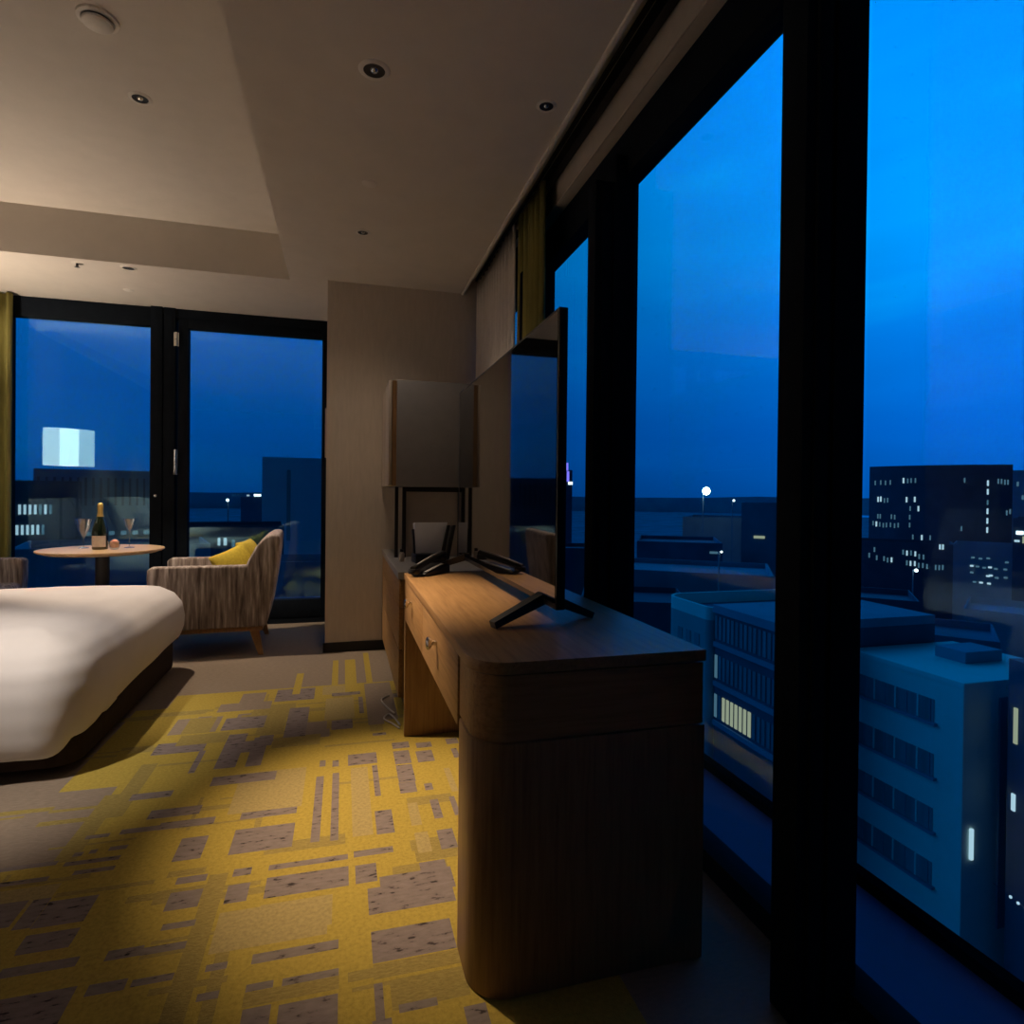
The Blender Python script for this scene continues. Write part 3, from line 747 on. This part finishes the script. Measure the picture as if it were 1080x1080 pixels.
# ------------------------------------------------------------------ armchairs
def armchair(label, loc, rz):
    t = thing('armchair', label, 'armchair', loc, rz, 'streaked armchairs at the round table')
    W = 0.345
    arm = [(0.345, 0.195), (0.362, 0.50), (0.362, 0.585), (0.352, 0.604), (0.335, 0.61), (-0.22, 0.61), (-0.30, 0.60), (-0.30, 0.195)]
    for s in (-1, 1):
        y0, y1 = (s * W, s * (W - 0.085)) if s < 0 else (s * (W - 0.085), s * W)
        MB().prism(arm, 'y', y0, y1, 0.014, 3).build('arm', 'fabric', t)
    back = [(-0.20, 0.21), (-0.205, 0.56), (-0.235, 0.64), (-0.285, 0.735), (-0.325, 0.785), (-0.365, 0.81), (-0.405, 0.817), (-0.432, 0.805), (-0.437, 0.775), (-0.415, 0.56), (-0.375, 0.30), (-0.352, 0.195), (-0.21, 0.195)]
    MB().prism(back, 'y', -W - 0.004, W + 0.004, 0.016, 3).build('backrest', 'fabric', t)
    MB().box(-0.21, 0.365, -W + 0.087, W - 0.087, 0.30, 0.44, 0.035, 4).build('seat_cushion', 'fabric', t)
    MB().box(-0.21, 0.34, -W + 0.086, W - 0.086, 0.196, 0.298).build('seat_frame', 'fabric', t)
    MB().box(-0.33, 0.335, -W + 0.02, W - 0.02, 0.165, 0.194, 0.004).build('base_rail', 'leg_wood', t)
    for sx, dx in ((0.29, 0.02), (-0.275, -0.045)):
        for sy in (-1, 1):
            p0 = Vector((sx, sy * (W - 0.07), 0.166)); p1 = Vector((sx + dx, sy * (W - 0.03), 0.002))
            g = MB()
            vs = []
            for p, w in ((p0, 0.030), (p1, 0.015)):
                for a, c in ((-1, -1), (1, -1), (1, 1), (-1, 1)):
                    vs.append((p.x + a * w, p.y + c * w, p.z))
            g.add(vs, [(3, 2, 1, 0), (4, 5, 6, 7), (0, 1, 5, 4), (1, 2, 6, 5), (2, 3, 7, 6), (3, 0, 4, 7)])
            g.build('leg', 'leg_wood', t)
    return t
armchair('streaked fabric armchair with yellow cushions, right of the round table', (-0.865, 4.72, 0), radians(183))
armchair('streaked fabric armchair left of the round table, half hidden by bed', (-2.59, 4.90, 0), radians(-3))
pillow('cushion', 0.30, 0.30, 0.12, 'yellow', (-0.705, 4.56, 0.578), (radians(34), radians(58), radians(-14)), 'yellow cushion in front, leaning in the right armchair', 'cushion', 'yellow cushions in the right armchair')
pillow('cushion', 0.32, 0.32, 0.12, 'yellow', (-0.645, 4.83, 0.605), (radians(6), radians(66), radians(-6)), 'brighter yellow cushion tucked behind the front one in the right armchair', 'cushion', 'yellow cushions in the right armchair')

# ------------------------------------------------------------------ floor lamp (seen mirrored in the glass)
LX, LY, LZ = -2.52, 4.36, 1.50
fl = thing('floor_lamp', 'slim floor lamp with lit drum shade, mirrored in the back window', 'lamp', (LX, LY, 0))
MB().lathe([(0.0, 0.001), (0.13, 0.001), (0.132, 0.01), (0.12, 0.018), (0.012, 0.024), (0.0, 0.024)], 32).build('base', 'dark_metal', fl)
MB().tube([(0, 0, 0.022), (0, 0, LZ - 0.02)], 0.011, 12).build('pole', 'chrome', fl)
MB().lathe([(0.135, LZ - 0.17), (0.135, LZ + 0.17), (0.132, LZ + 0.17), (0.132, LZ - 0.17), (0.135, LZ - 0.17)], 40, cap=False).build('lamp_shade', 'shade', fl)
MB().lathe([(0.0, LZ - 0.02), (0.02, LZ - 0.02), (0.03, LZ + 0.02), (0.02, LZ + 0.055), (0.0, LZ + 0.06)], 16).build('bulb', 'bulb', fl)

# ------------------------------------------------------------------ city outside
GZ = -32.0
MT['b_white'] = mat('pale rendered facade', (0.78, 0.95, 0.84), 0.8, var=0.06, scale=0.3)
MT['b_dark'] = mat('dark facade', (0.08, 0.12, 0.17), 0.7, var=0.2, scale=0.2)
MT['b_mid'] = mat('grey blue facade', (0.22, 0.34, 0.42), 0.8, var=0.15, scale=0.2)
MT['b_haze'] = mat('hazy distant wall', (0.75, 0.95, 1.0), 0.9, var=0.06, scale=0.2)  # distance haze put into the wall colour
MT['b_roof'] = mat('city roof', (0.14, 0.22, 0.3), 0.9, var=0.3, scale=0.15)
MT['b_teal'] = mat('blue grey rendered wall', (0.26, 0.44, 0.44), 0.8, var=0.1, scale=0.2)
MT['b_pane'] = mat('unlit window strip', (0.2, 0.32, 0.34), 0.25, var=0.3, scale=1.2, stretch=(1, 1, 0.1))
MT['ground'] = mat('street level', (0.14, 0.24, 0.34), 0.9, var=0.4, scale=0.05)  # lightened towards blue, haze over the city put into the colour
MT['hill'] = mat('distant hills', (0.6, 0.8, 1.0), 1.0, var=0.2, scale=0.02)  # pale blue stands in for haze in front of the hills
MT['lit_cool'] = emit('cool office light', (0.55, 0.85, 1.0), 0.75)
MT['lit_dim'] = emit('dim office light', (0.25, 0.62, 0.9), 0.22)
MT['lit_warm'] = emit('pale lit window', (0.75, 0.88, 0.62), 0.38)
MT['lit_bright'] = emit('bright lamp', (0.7, 0.95, 1.0), 3.0)
MT['lit_flood'] = emit('floodlight', (0.7, 1.0, 0.95), 9.0)
MT['lit_purple'] = emit('violet sign', (0.22, 0.2, 1.0), 1.4)
struct(MB().box(-700, 900, 8, 1500, GZ - 1, GZ).build('trim_4', 'ground'), 'dark street level far below the windows', 'ground')
hb = MB()
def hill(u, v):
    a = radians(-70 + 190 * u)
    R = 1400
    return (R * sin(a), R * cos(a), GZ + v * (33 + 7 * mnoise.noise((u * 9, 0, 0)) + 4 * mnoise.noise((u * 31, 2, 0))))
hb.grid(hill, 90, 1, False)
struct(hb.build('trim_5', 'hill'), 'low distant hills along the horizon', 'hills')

def bld(label, az, R, w, d, ztop, m, lit=(), turn=0.0, poly=None, extra=None, cat='building', parapet=True, group=None, name='building'):
    """box building whose front faces the room; lit = list of (u, z, width, height, material) on the front"""
    a = radians(az)
    root = thing(name, label, cat, (R * sin(a), R * cos(a), GZ), -a + turn, group)
    H = ztop - GZ
    body = MB()
    P = poly or [(-w / 2, 0), (w / 2, 0), (w / 2, d), (-w / 2, d)]
    body.prism(P, 'z', 0, H)
    body.build('body', m, root)
    if parapet:
        pp = MB()
        n = len(P)
        cxm = sum(p[0] for p in P) / n; cym = sum(p[1] for p in P) / n
        for i in range(n):
            p, q = Vector(P[i]), Vector(P[(i + 1) % n])
            k = 0.97
            p2 = Vector((cxm, cym)) + (p - Vector((cxm, cym))) * k; q2 = Vector((cxm, cym)) + (q - Vector((cxm, cym))) * k
            pp.add([(p.x, p.y, H), (q.x, q.y, H), (q2.x, q2.y, H), (p2.x, p2.y, H), (p.x, p.y, H + 0.7), (q.x, q.y, H + 0.7), (q2.x, q2.y, H + 0.7), (p2.x, p2.y, H + 0.7)],
                   [(0, 1, 5, 4), (2, 3, 7, 6), (4, 5, 6, 7)])
        pp.build('parapet', m, root)
    for (u, z, ww, hh, mm) in lit:
        y = 0
        if poly:
            for i in range(len(P) - 1):
                if P[i][0] <= u <= P[i + 1][0] and P[i][0] < P[i + 1][0]:
                    t = (u - P[i][0]) / (P[i + 1][0] - P[i][0]); y = P[i][1] * (1 - t) + P[i + 1][1] * t
                    break
        MB().box(u - ww / 2, u + ww / 2, y - 0.12, y + 0.05, z - GZ - hh / 2, z - GZ + hh / 2).build('window', mm, root)
    return root

# broad tower in the right pane
TR = 190.0
def tower_px(px, py):
    return ((px - 990) * 0.199, 1.1 + TR * (526.6 - py) * 0.00128)
crop = [(245, 470, 1), (262, 468, 1), (285, 476, 2), (305, 474, 2), (400, 360, 1), (425, 362, 2), (445, 360, 2), (470, 360, 2), (225, 372, 2), (260, 370, 2), (290, 372, 2), (320, 370, 2), (420, 470, 1), (468, 468, 1),
        (490, 520, 1), (442, 520, 2), (440, 570, 2), (440, 615, 2), (260, 570, 2), (245, 570, 2), (330, 570, 2), (350, 572, 2), (215, 612, 2), (236, 616, 1), (258, 618, 2), (280, 622, 2), (300, 620, 2), (325, 618, 2),
        (350, 622, 2), (372, 618, 2), (745, 360, 2), (870, 375, 1), (870, 422, 1), (870, 480, 2), (870, 528, 1), (870, 580, 1), (870, 630, 1), (925, 365, 2), (942, 366, 2), (960, 370, 2), (976, 370, 2), (972, 535, 2), (990, 528, 2), (512, 684, 1), (460, 682, 2), (560, 682, 2), (732, 625, 2)]
lit = []
for cx, cy, k in crop:
    u, z = tower_px(880 + cx / 5.4, 440 + cy / 5.4)
    lit.append((u, z, 0.30 if k == 2 else 0.36, 1.2 if k == 2 else 1.35, 'lit_cool' if k == 1 else 'lit_dim'))
bow = [(-15 + 30 * i / 12, 3.4 * ((i - 6) / 6) ** 2 - 3.4) for i in range(13)] + [(15, 24), (-15, 24)]
bld('broad dark office tower with bowed front and scattered lit windows', 50.55, TR, 30, 24, 9.1, 'b_dark', lit, poly=bow)
bld('dark office block just right of the bowed tower', 57.2, 235, 20, 20, 9.4, 'b_mid', [(-7.6, 6, .5, 1.3, 'lit_dim'), (-6.4, 2, .5, 1.3, 'lit_dim')])
rr = random.Random(3)
bld('low office block with lit window rows in front of the bowed tower', 48.3, 150, 18, 12, -8.6, 'b_dark',
    [((cx / 5.4 + 880 - 955) * 0.158, 1.1 + 150 * (526.6 - (440 + cy / 5.4)) * 0.00130, 0.28, 1.0, k) for cx, cy, k in
     [(208, 800, 'lit_dim'), (240, 765, 'lit_dim'), (255, 812, 'lit_dim'), (300, 815, 'lit_dim'), (322, 822, 'lit_dim'), (346, 820, 'lit_cool'), (415, 772, 'lit_dim'), (438, 776, 'lit_cool'), (462, 774, 'lit_dim'), (487, 778, 'lit_cool'), (510, 792, 'lit_dim'), (535, 794, 'lit_dim'),
      (438, 832, 'lit_dim'), (460, 834, 'lit_cool'), (485, 834, 'lit_cool'), (508, 842, 'lit_dim'), (532, 842, 'lit_dim'), (556, 846, 'lit_dim'), (606, 848, 'lit_dim'), (626, 848, 'lit_dim'), (646, 846, 'lit_dim'), (628, 732, 'lit_cool'), (645, 732, 'lit_cool')]])
bld('low block with three dotted light rows right of the bowed tower foot', 54.4, 134, 13, 10, -7.4, 'b_mid',
    [((cx / 5.4 + 880 - 1052) * 0.143, 1.1 + 140 * (526.6 - (440 + cy / 5.4)) * 0.00124, 0.5, 0.28, k) for cx, cy, k in
     [(790, 782, 'lit_dim'), (830, 786, 'lit_dim'), (870, 782, 'lit_dim'), (965, 798, 'lit_dim'), (785, 828, 'lit_cool'), (815, 830, 'lit_dim'), (850, 834, 'lit_dim'), (880, 830, 'lit_cool'), (910, 836, 'lit_dim'), (958, 836, 'lit_dim'), (785, 864, 'lit_dim'),
      (870, 878, 'lit_cool'), (885, 874, 'lit_cool'), (915, 884, 'lit_dim'), (960, 880, 'lit_dim'), (800, 915, 'lit_dim'), (835, 916, 'lit_cool'), (876, 918, 'lit_cool')]])
bld('dark block at the right edge with bright rooftop lamps', 57.6, 115, 10, 12, -2.2, 'b_dark', [(-4.2, -3.6, .8, .5, 'lit_bright'), (-4.5, -4.8, .6, .3, 'lit_cool'), (-3.7, -4.6, .4, 1.0, 'lit_warm')])

# pale block with window bands: facade runs along the window wall
pf = thing('building', 'pale rendered block with dark window bands below the right pane', 'building', (33, 25.4, GZ))
MB().box(0, 9, 0, 7.8, 0, 23.0).build('body', 'b_white', pf)
MB().box(-0.06, 9.06, -0.06, 7.84, 22.7, 23.0001).build('roof_edge', 'b_white', pf)
MB().box(4, 7, 3, 5, 23.0, 23.7).build('roof_plant', 'b_mid', pf)
for zb in (-11.8, -14.95, -18.1, -21.25, -24.4):
    wb = MB().box(-0.04, 0.05, 1.7, 7.78, zb + 0.05 - GZ, zb + 1.35 - GZ).build('window_band', 'b_pane', pf)
    MB().box(-0.25, 0.05, 1.5, 7.8, zb - 0.12 - GZ, zb + 0.04 - GZ).build('sill', 'b_mid', pf)
    for k in range(8):
        yy = 1.9 + k * 0.76
        MB().box(-0.08, 0.02, yy, yy + (0.10 if k % 2 else 0.04), zb + 0.05 - GZ, zb + 1.35 - GZ).build('mullion', 'b_white' if k % 2 else 'b_mid', wb)
MB().box(2.6, 5.0, -0.1, 0.03, 9.0, 22.0).build('stair_strip', 'b_mid', pf)
MB().box(0.55, 0.72, -0.14, 0.03, 13.2, 14.9).build('window', 'lit_cool', pf)
# dark block to its right
dkb = thing('building', 'dark block with a few lit windows at the lower right', 'building', (34.6, 24.2, GZ), radians(-14))
MB().box(0, 22, -16, 0, 0, 24.6).build('body', 'b_dark', dkb)
for (yy, z0, z1, w_, mm) in ((-0.52, 20.2, 22.1, 0.2, 'lit_warm'), (-1.6, 19.6, 20.4, 0.5, 'lit_dim'), (-0.45, 16.6, 17.5, 0.2, 'lit_cool')):
    MB().box(-0.08, 0.02, yy - w_ / 2, yy + w_ / 2, z0, z1).build('window', mm, dkb)
sl = thing('light_string', 'string of tiny white lamps in front of the dark block, lower right', 'string lights', (29.5, 20.4, -17.0))
sp_ = [(0.17 * k, -0.21 * k, -0.15 * k - 0.03 * sin(k * 1.7)) for k in range(8)]
MB().tube([(-0.4, 0.5, 0.4)] + sp_ + [(1.6, -2.2, -1.3)], 0.012, 6).build('wire', 'b_dark', sl)
for x, y, z in sp_:
    MB().lathe([(0, -0.07), (0.05, -0.05), (0.065, 0), (0.05, 0.05), (0, 0.07)], 10, c=(x, y, z)).build('bulb', 'lit_cool', sl)

# long building with rounded end in the middle pane
lbg = thing('building', 'long dark building with a lit window row in the middle pane', 'building', (27.6, 33.4, GZ))
MB().box(0, 13, 0, 7.2, 0, 24.3).build('body', 'b_dark', lbg)
MB().box(-0.2, 13, 0, 7.2, 24.3, 24.9).build('cornice', 'b_mid', lbg)
for k in range(14):
    yy = 0.35 + k * 0.5
    for zb in (22.3, 19.3, 16.3):
        lit_ = zb == 16.3 and 5 <= k <= 13 and k != 12
        MB().box(-0.05, 0.03, yy, yy + 0.30, zb, zb + 1.75).build('window', ('lit_warm' if k < 12 else 'lit_dim') if lit_ else ('lit_dim' if (zb == 19.3 and k == 13) else 'b_pane'), lbg)
for zb in (21.7, 18.7, 15.7):
    MB().box(-0.16, 0.02, 0, 7.2, zb, zb + 0.35).build('band', 'b_mid', lbg)
rb = thing('building', 'blue grey building with a rounded parapet beyond the desk corner', 'building', (27.2, 40.8, GZ))
def capsule(e):
    pts = [(12 , -e), (12, 7 + e)]
    for i in range(9):
        a = radians(90 + 90 * i / 8); pts.append((1.9 + (1.9 + e) * cos(a), 5.1 + (1.9 + e) * sin(a)))
    for i in range(9):
        a = radians(180 + 90 * i / 8); pts.append((0.6 + (0.6 + e) * cos(a), 0.6 + (0.6 + e) * sin(a)))
    return pts
MB().prism(capsule(0), 'z', 0, 23.6).build('body', 'b_teal', rb)
op, ip = capsule(0.0), capsule(-0.25)
pm = MB(); n = len(op)
pm.add([(x, y, 23.6) for x, y in op] + [(x, y, 24.6) for x, y in op] + [(x, y, 24.6) for x, y in ip] + [(x, y, 23.6) for x, y in ip],
       [q for i in range(n) for q in ((i, (i + 1) % n, n + (i + 1) % n, n + i), (n + i, n + (i + 1) % n, 2 * n + (i + 1) % n, 2 * n + i), (2 * n + i, 2 * n + (i + 1) % n, 3 * n + (i + 1) % n, 3 * n + i))])
pm.build('parapet', 'b_white', rb)
MB().prism(capsule(-0.26), 'z', 23.6, 23.65).build('roof', 'b_roof', rb)
for k in range(3):
    MB().box(-0.05, 0.05, 1.3 + k * 1.25, 1.95 + k * 1.25, 21.0, 22.3).build('window', 'b_pane', rb)

# low roofs between here and the horizon
rl = random.Random(21)
def roofs(spec):
    for label, az, R, w, d, zt, m, lit in spec:
        bld(label, az, R, w, d, zt, m, lit, turn=radians(rl.uniform(-6, 6)))
roofs([
    ('flat low roof behind the rounded parapet building', 31.5, 84, 22, 16, -9.6, 'b_mid', ()),
    ('dark low block left of the middle pane, beyond the mullion', 27.0, 70, 12, 12, -11.5, 'b_dark', ()),
    ('long dim warehouse roof under the floodlight', 31.0, 114, 15, 18, -7.8, 'b_roof', [(6, -8.8, 1.4, .4, 'lit_dim')]),
    ('square dark block near the right side of the middle pane', 38.3, 128, 9, 12, -0.6, 'b_mid', [(-1.2, -6.6, 2.0, .5, 'lit_warm'), (-3.4, -14.2, 1.0, .5, 'lit_warm')]),
    ('wide grey roof beside the square block in the middle pane', 35.3, 156, 22, 20, -4.5, 'b_mid', ()),
    ('low dark roof seen between television and mullion', 20.2, 112, 14, 12, -9.2, 'b_dark', [(-2, -12, .5, .5, 'lit_dim')]),
    ('dark flat roof in front of the low office block', 46.5, 84, 9, 10, -11.4, 'b_dark', ()),
    ('blue grey roof in front of the dotted light rows', 55.6, 78, 9, 10, -10.8, 'b_mid', ()),
    ('dark roof terrace behind the pale rendered block', 50.5, 64, 9, 9, -11.3, 'b_roof', ()),
])
# skyline behind the back windows
bld('wide block with vertical fins behind the champagne bottle', -17.6, 95, 17.0, 14, 3.1, 'b_mid',
    [(-8.0 + k * 0.8, 1.0, 0.26, 3.6, 'b_dark') for k in range(21)] + [(-3 + k * 1.3, -4.4, .6, .5, 'lit_dim') for k in range(7)])
lw = []
for row, (z, n, a) in enumerate(((-0.9, 7, 0.2), (-3.0, 6, 0.0), (-5.0, 6, 0.5))):
    for k in range(n):
        lw.append((-0.9 + a + k * 0.42, z, 0.22, 1.0, rr.choice(('lit_cool', 'lit_dim', 'lit_cool'))))
bld('office block with three lit window rows beside the olive drape', -23.0, 80, 9, 10, 1.4, 'b_dark', lw)
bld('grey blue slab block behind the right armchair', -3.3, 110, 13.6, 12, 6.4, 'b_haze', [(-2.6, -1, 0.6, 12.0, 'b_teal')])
roofs([
    ('low dark roof behind the glass door, left part', -9.4, 72, 11, 10, -3.2, 'b_dark', [(-1.0, -4.2, .25, .8, 'lit_cool'), (-0.4, -4.2, .3, .8, 'lit_cool'), (0.4, -4.4, .3, .8, 'lit_dim')]),
    ('dim low roof right behind the armchair back', -4.2, 56, 8, 7, -5.6, 'b_mid', ()),
    ('dark low roof behind the round table', -17.5, 60, 14, 10, -4.2, 'b_mid', ()),
    ('low grey roof left behind the round table', -27.5, 44, 7, 8, -6.8, 'b_roof', ()),
    ('flat dark roof below the glass door', -7.5, 44, 10, 9, -9.2, 'b_roof', ()),
])
def lamp_post(label, az, R, z, r, m, stem=True):
    a = radians(az)
    t = thing('floodlight', label, 'floodlight', (R * sin(a), R * cos(a), z))
    MB().lathe([(0, -r), (r * 0.7, -r * 0.7), (r, 0), (r * 0.7, r * 0.7), (0, r)], 16).build('lamp_head', m, t)
    MB().tube([(0, 0.3 + r, r * 0.2), (0, 0.3 + r, GZ - z)], 0.1, 8).build('mast', 'b_mid', t)
lamp_post('bright white floodlight on the horizon of the middle pane', 33.3, 146, 2.5, 0.95, 'lit_flood')
lamp_post('small white lamp right of the bright floodlight', 35.64, 140, 0.45, 0.26, 'lit_bright')
lamp_post('small white lamp below the bright floodlight', 34.66, 70, -4.85, 0.13, 'lit_bright')
lamp_post('tiny white lamp at the foot of the low office block', 49.3, 120, -10.6, 0.3, 'lit_bright')
lamp_post('white lamp behind the glass door, left of the slab block', -9.56, 100, -0.1, 0.24, 'lit_bright')
sg = bld('slim mast building with a violet sign beside the television edge', 20.75, 200, 3.2, 4, 9.5, 'b_dark', [(-0.2, 10.6, 0.9, 2.6, 'lit_purple'), (0.2, 7.4, .8, 3.4, 'lit_purple'), (1.0, 5.2, 1.4, .9, 'lit_bright')], parapet=False)
bs = bld('low hall with a bright blue white roof sign behind the glass door', -7.2, 130, 6, 6, 0.2, 'b_dark', [(0.0, 0.55, 1.3, .45, 'lit_bright'), (-1.7, 0.5, .5, .3, 'lit_cool')], parapet=False)

# ------------------------------------------------------------------ sky
w = bpy.data.worlds.new('dusk sky'); SC.world = w
w.use_nodes = True
nt = w.node_tree; nt.nodes.clear()
out = nt.nodes.new('ShaderNodeOutputWorld'); bg = nt.nodes.new('ShaderNodeBackground')
tc = nt.nodes.new('ShaderNodeTexCoord')
sx = nt.nodes.new('ShaderNodeSeparateXYZ'); nt.links.new(tc.outputs['Generated'], sx.inputs[0])
col = ramp(nt, sx.outputs['Z'], [(0.0, (0.0, 0.12, 0.56)), (0.10, (0.0, 0.17, 0.80)), (0.22, (0.0, 0.25, 1.0)), (0.36, (0.0, 0.42, 1.28)), (0.60, (0.0, 0.36, 1.25)), (0.72, (0.0, 0.13, 0.5)), (1.0, (0.0, 0.05, 0.2))])
fac = ramp(nt, sx.outputs['Y'], [(0.0, (0.08,) * 3), (0.12, (0.16,) * 3), (0.38, (0.85,) * 3), (0.60, (0.92,) * 3), (0.74, (0.72,) * 3), (0.85, (0.56,) * 3), (0.95, (0.47,) * 3), (1.0, (0.45,) * 3)])
mp = nt.nodes.new('ShaderNodeMapping'); mp.inputs['Scale'].default_value = (1.2, 1.2, 5.0); mp.inputs['Rotation'].default_value = (0.2, 0.25, 0)
nt.links.new(tc.outputs['Generated'], mp.inputs['Vector'])
nz = nt.nodes.new('ShaderNodeTexNoise'); nz.inputs['Scale'].default_value = 1.7; nz.inputs['Detail'].default_value = 3; nz.inputs['Distortion'].default_value = 0.4
nt.links.new(mp.outputs['Vector'], nz.inputs['Vector'])
cl = ramp(nt, nz.outputs['Fac'], [(0.35, (0.92, 0.9, 0.92)), (0.55, (1.0, 1.0, 1.0)), (0.75, (1.0, 1.28, 1.08))])
m1 = nt.nodes.new('ShaderNodeMix'); m1.data_type = 'RGBA'; m1.blend_type = 'MULTIPLY'; m1.inputs[0].default_value = 1
nt.links.new(col, m1.inputs[6]); nt.links.new(fac, m1.inputs[7])
m2 = nt.nodes.new('ShaderNodeMix'); m2.data_type = 'RGBA'; m2.blend_type = 'MULTIPLY'; m2.inputs[0].default_value = 1
nt.links.new(m1.outputs[2], m2.inputs[6]); nt.links.new(cl, m2.inputs[7])
nt.links.new(m2.outputs[2], bg.inputs['Color']); bg.inputs['Strength'].default_value = 1.0
nt.links.new(bg.outputs[0], out.inputs['Surface'])

# ------------------------------------------------------------------ lamps
def spot(name, loc, target, power, angle, blend, r, col=(1.0, 0.62, 0.32)):
    d = bpy.data.lights.new(name, 'SPOT'); d.energy = power; d.color = col
    d.spot_size = radians(angle); d.spot_blend = blend; d.shadow_soft_size = r
    o = bpy.data.objects.new(name, d); COL.objects.link(o)
    o.location = loc
    o.rotation_euler = (Vector(target) - Vector(loc)).to_track_quat('-Z', 'Y').to_euler()
    return o
spot('downlight_beam_desk', (-0.895, 3.10, CEILH - 0.03), (0.20, 2.12, 0.2), 600, 33, 1.0, 0.022, (1.0, 0.74, 0.48))
spot('downlight_beam_table', (-1.37, 4.53, CEIL - 0.02), (-0.95, 4.42, 0), 170, 64, 0.4, 0.025, (1.0, 0.80, 0.60))
spot('unseen_beam_bed', (-1.9, 1.45, CEILH - 0.03), (-1.40, 2.62, 0.36), 330, 34, 0.9, 0.03, (1.0, 0.88, 0.76))
spot('unseen_beam_bed', (-2.2, 0.6, CEILH - 0.03), (-2.75, 1.1, 0.6), 380, 60, 0.9, 0.03, (1.0, 0.84, 0.68))  # added beam without a fixture, brightens the second bed for its reflection
spot('downlight_beam_wall', (0.095, 3.52, CEIL - 0.02), (0.095, 3.55, 0), 11, 130, 1.0, 0.02, (1.0, 0.80, 0.60))
d = bpy.data.lights.new('lamp_glow', 'POINT'); d.energy = 55; d.color = (1.0, 0.82, 0.64); d.shadow_soft_size = 0.04
o = bpy.data.objects.new('lamp_glow', d); COL.objects.link(o); o.location = (LX, LY, LZ + 0.1)

# ------------------------------------------------------------------ view
SC.view_settings.view_transform = 'Standard'
SC.view_settings.look = 'None'
SC.view_settings.exposure = 0.0
SC.view_settings.gamma = 1.0
SC.view_settings.use_curve_mapping = False
SC.cycles.transparent_max_bounces = 32
SC.cycles.sample_clamp_indirect = 4.0
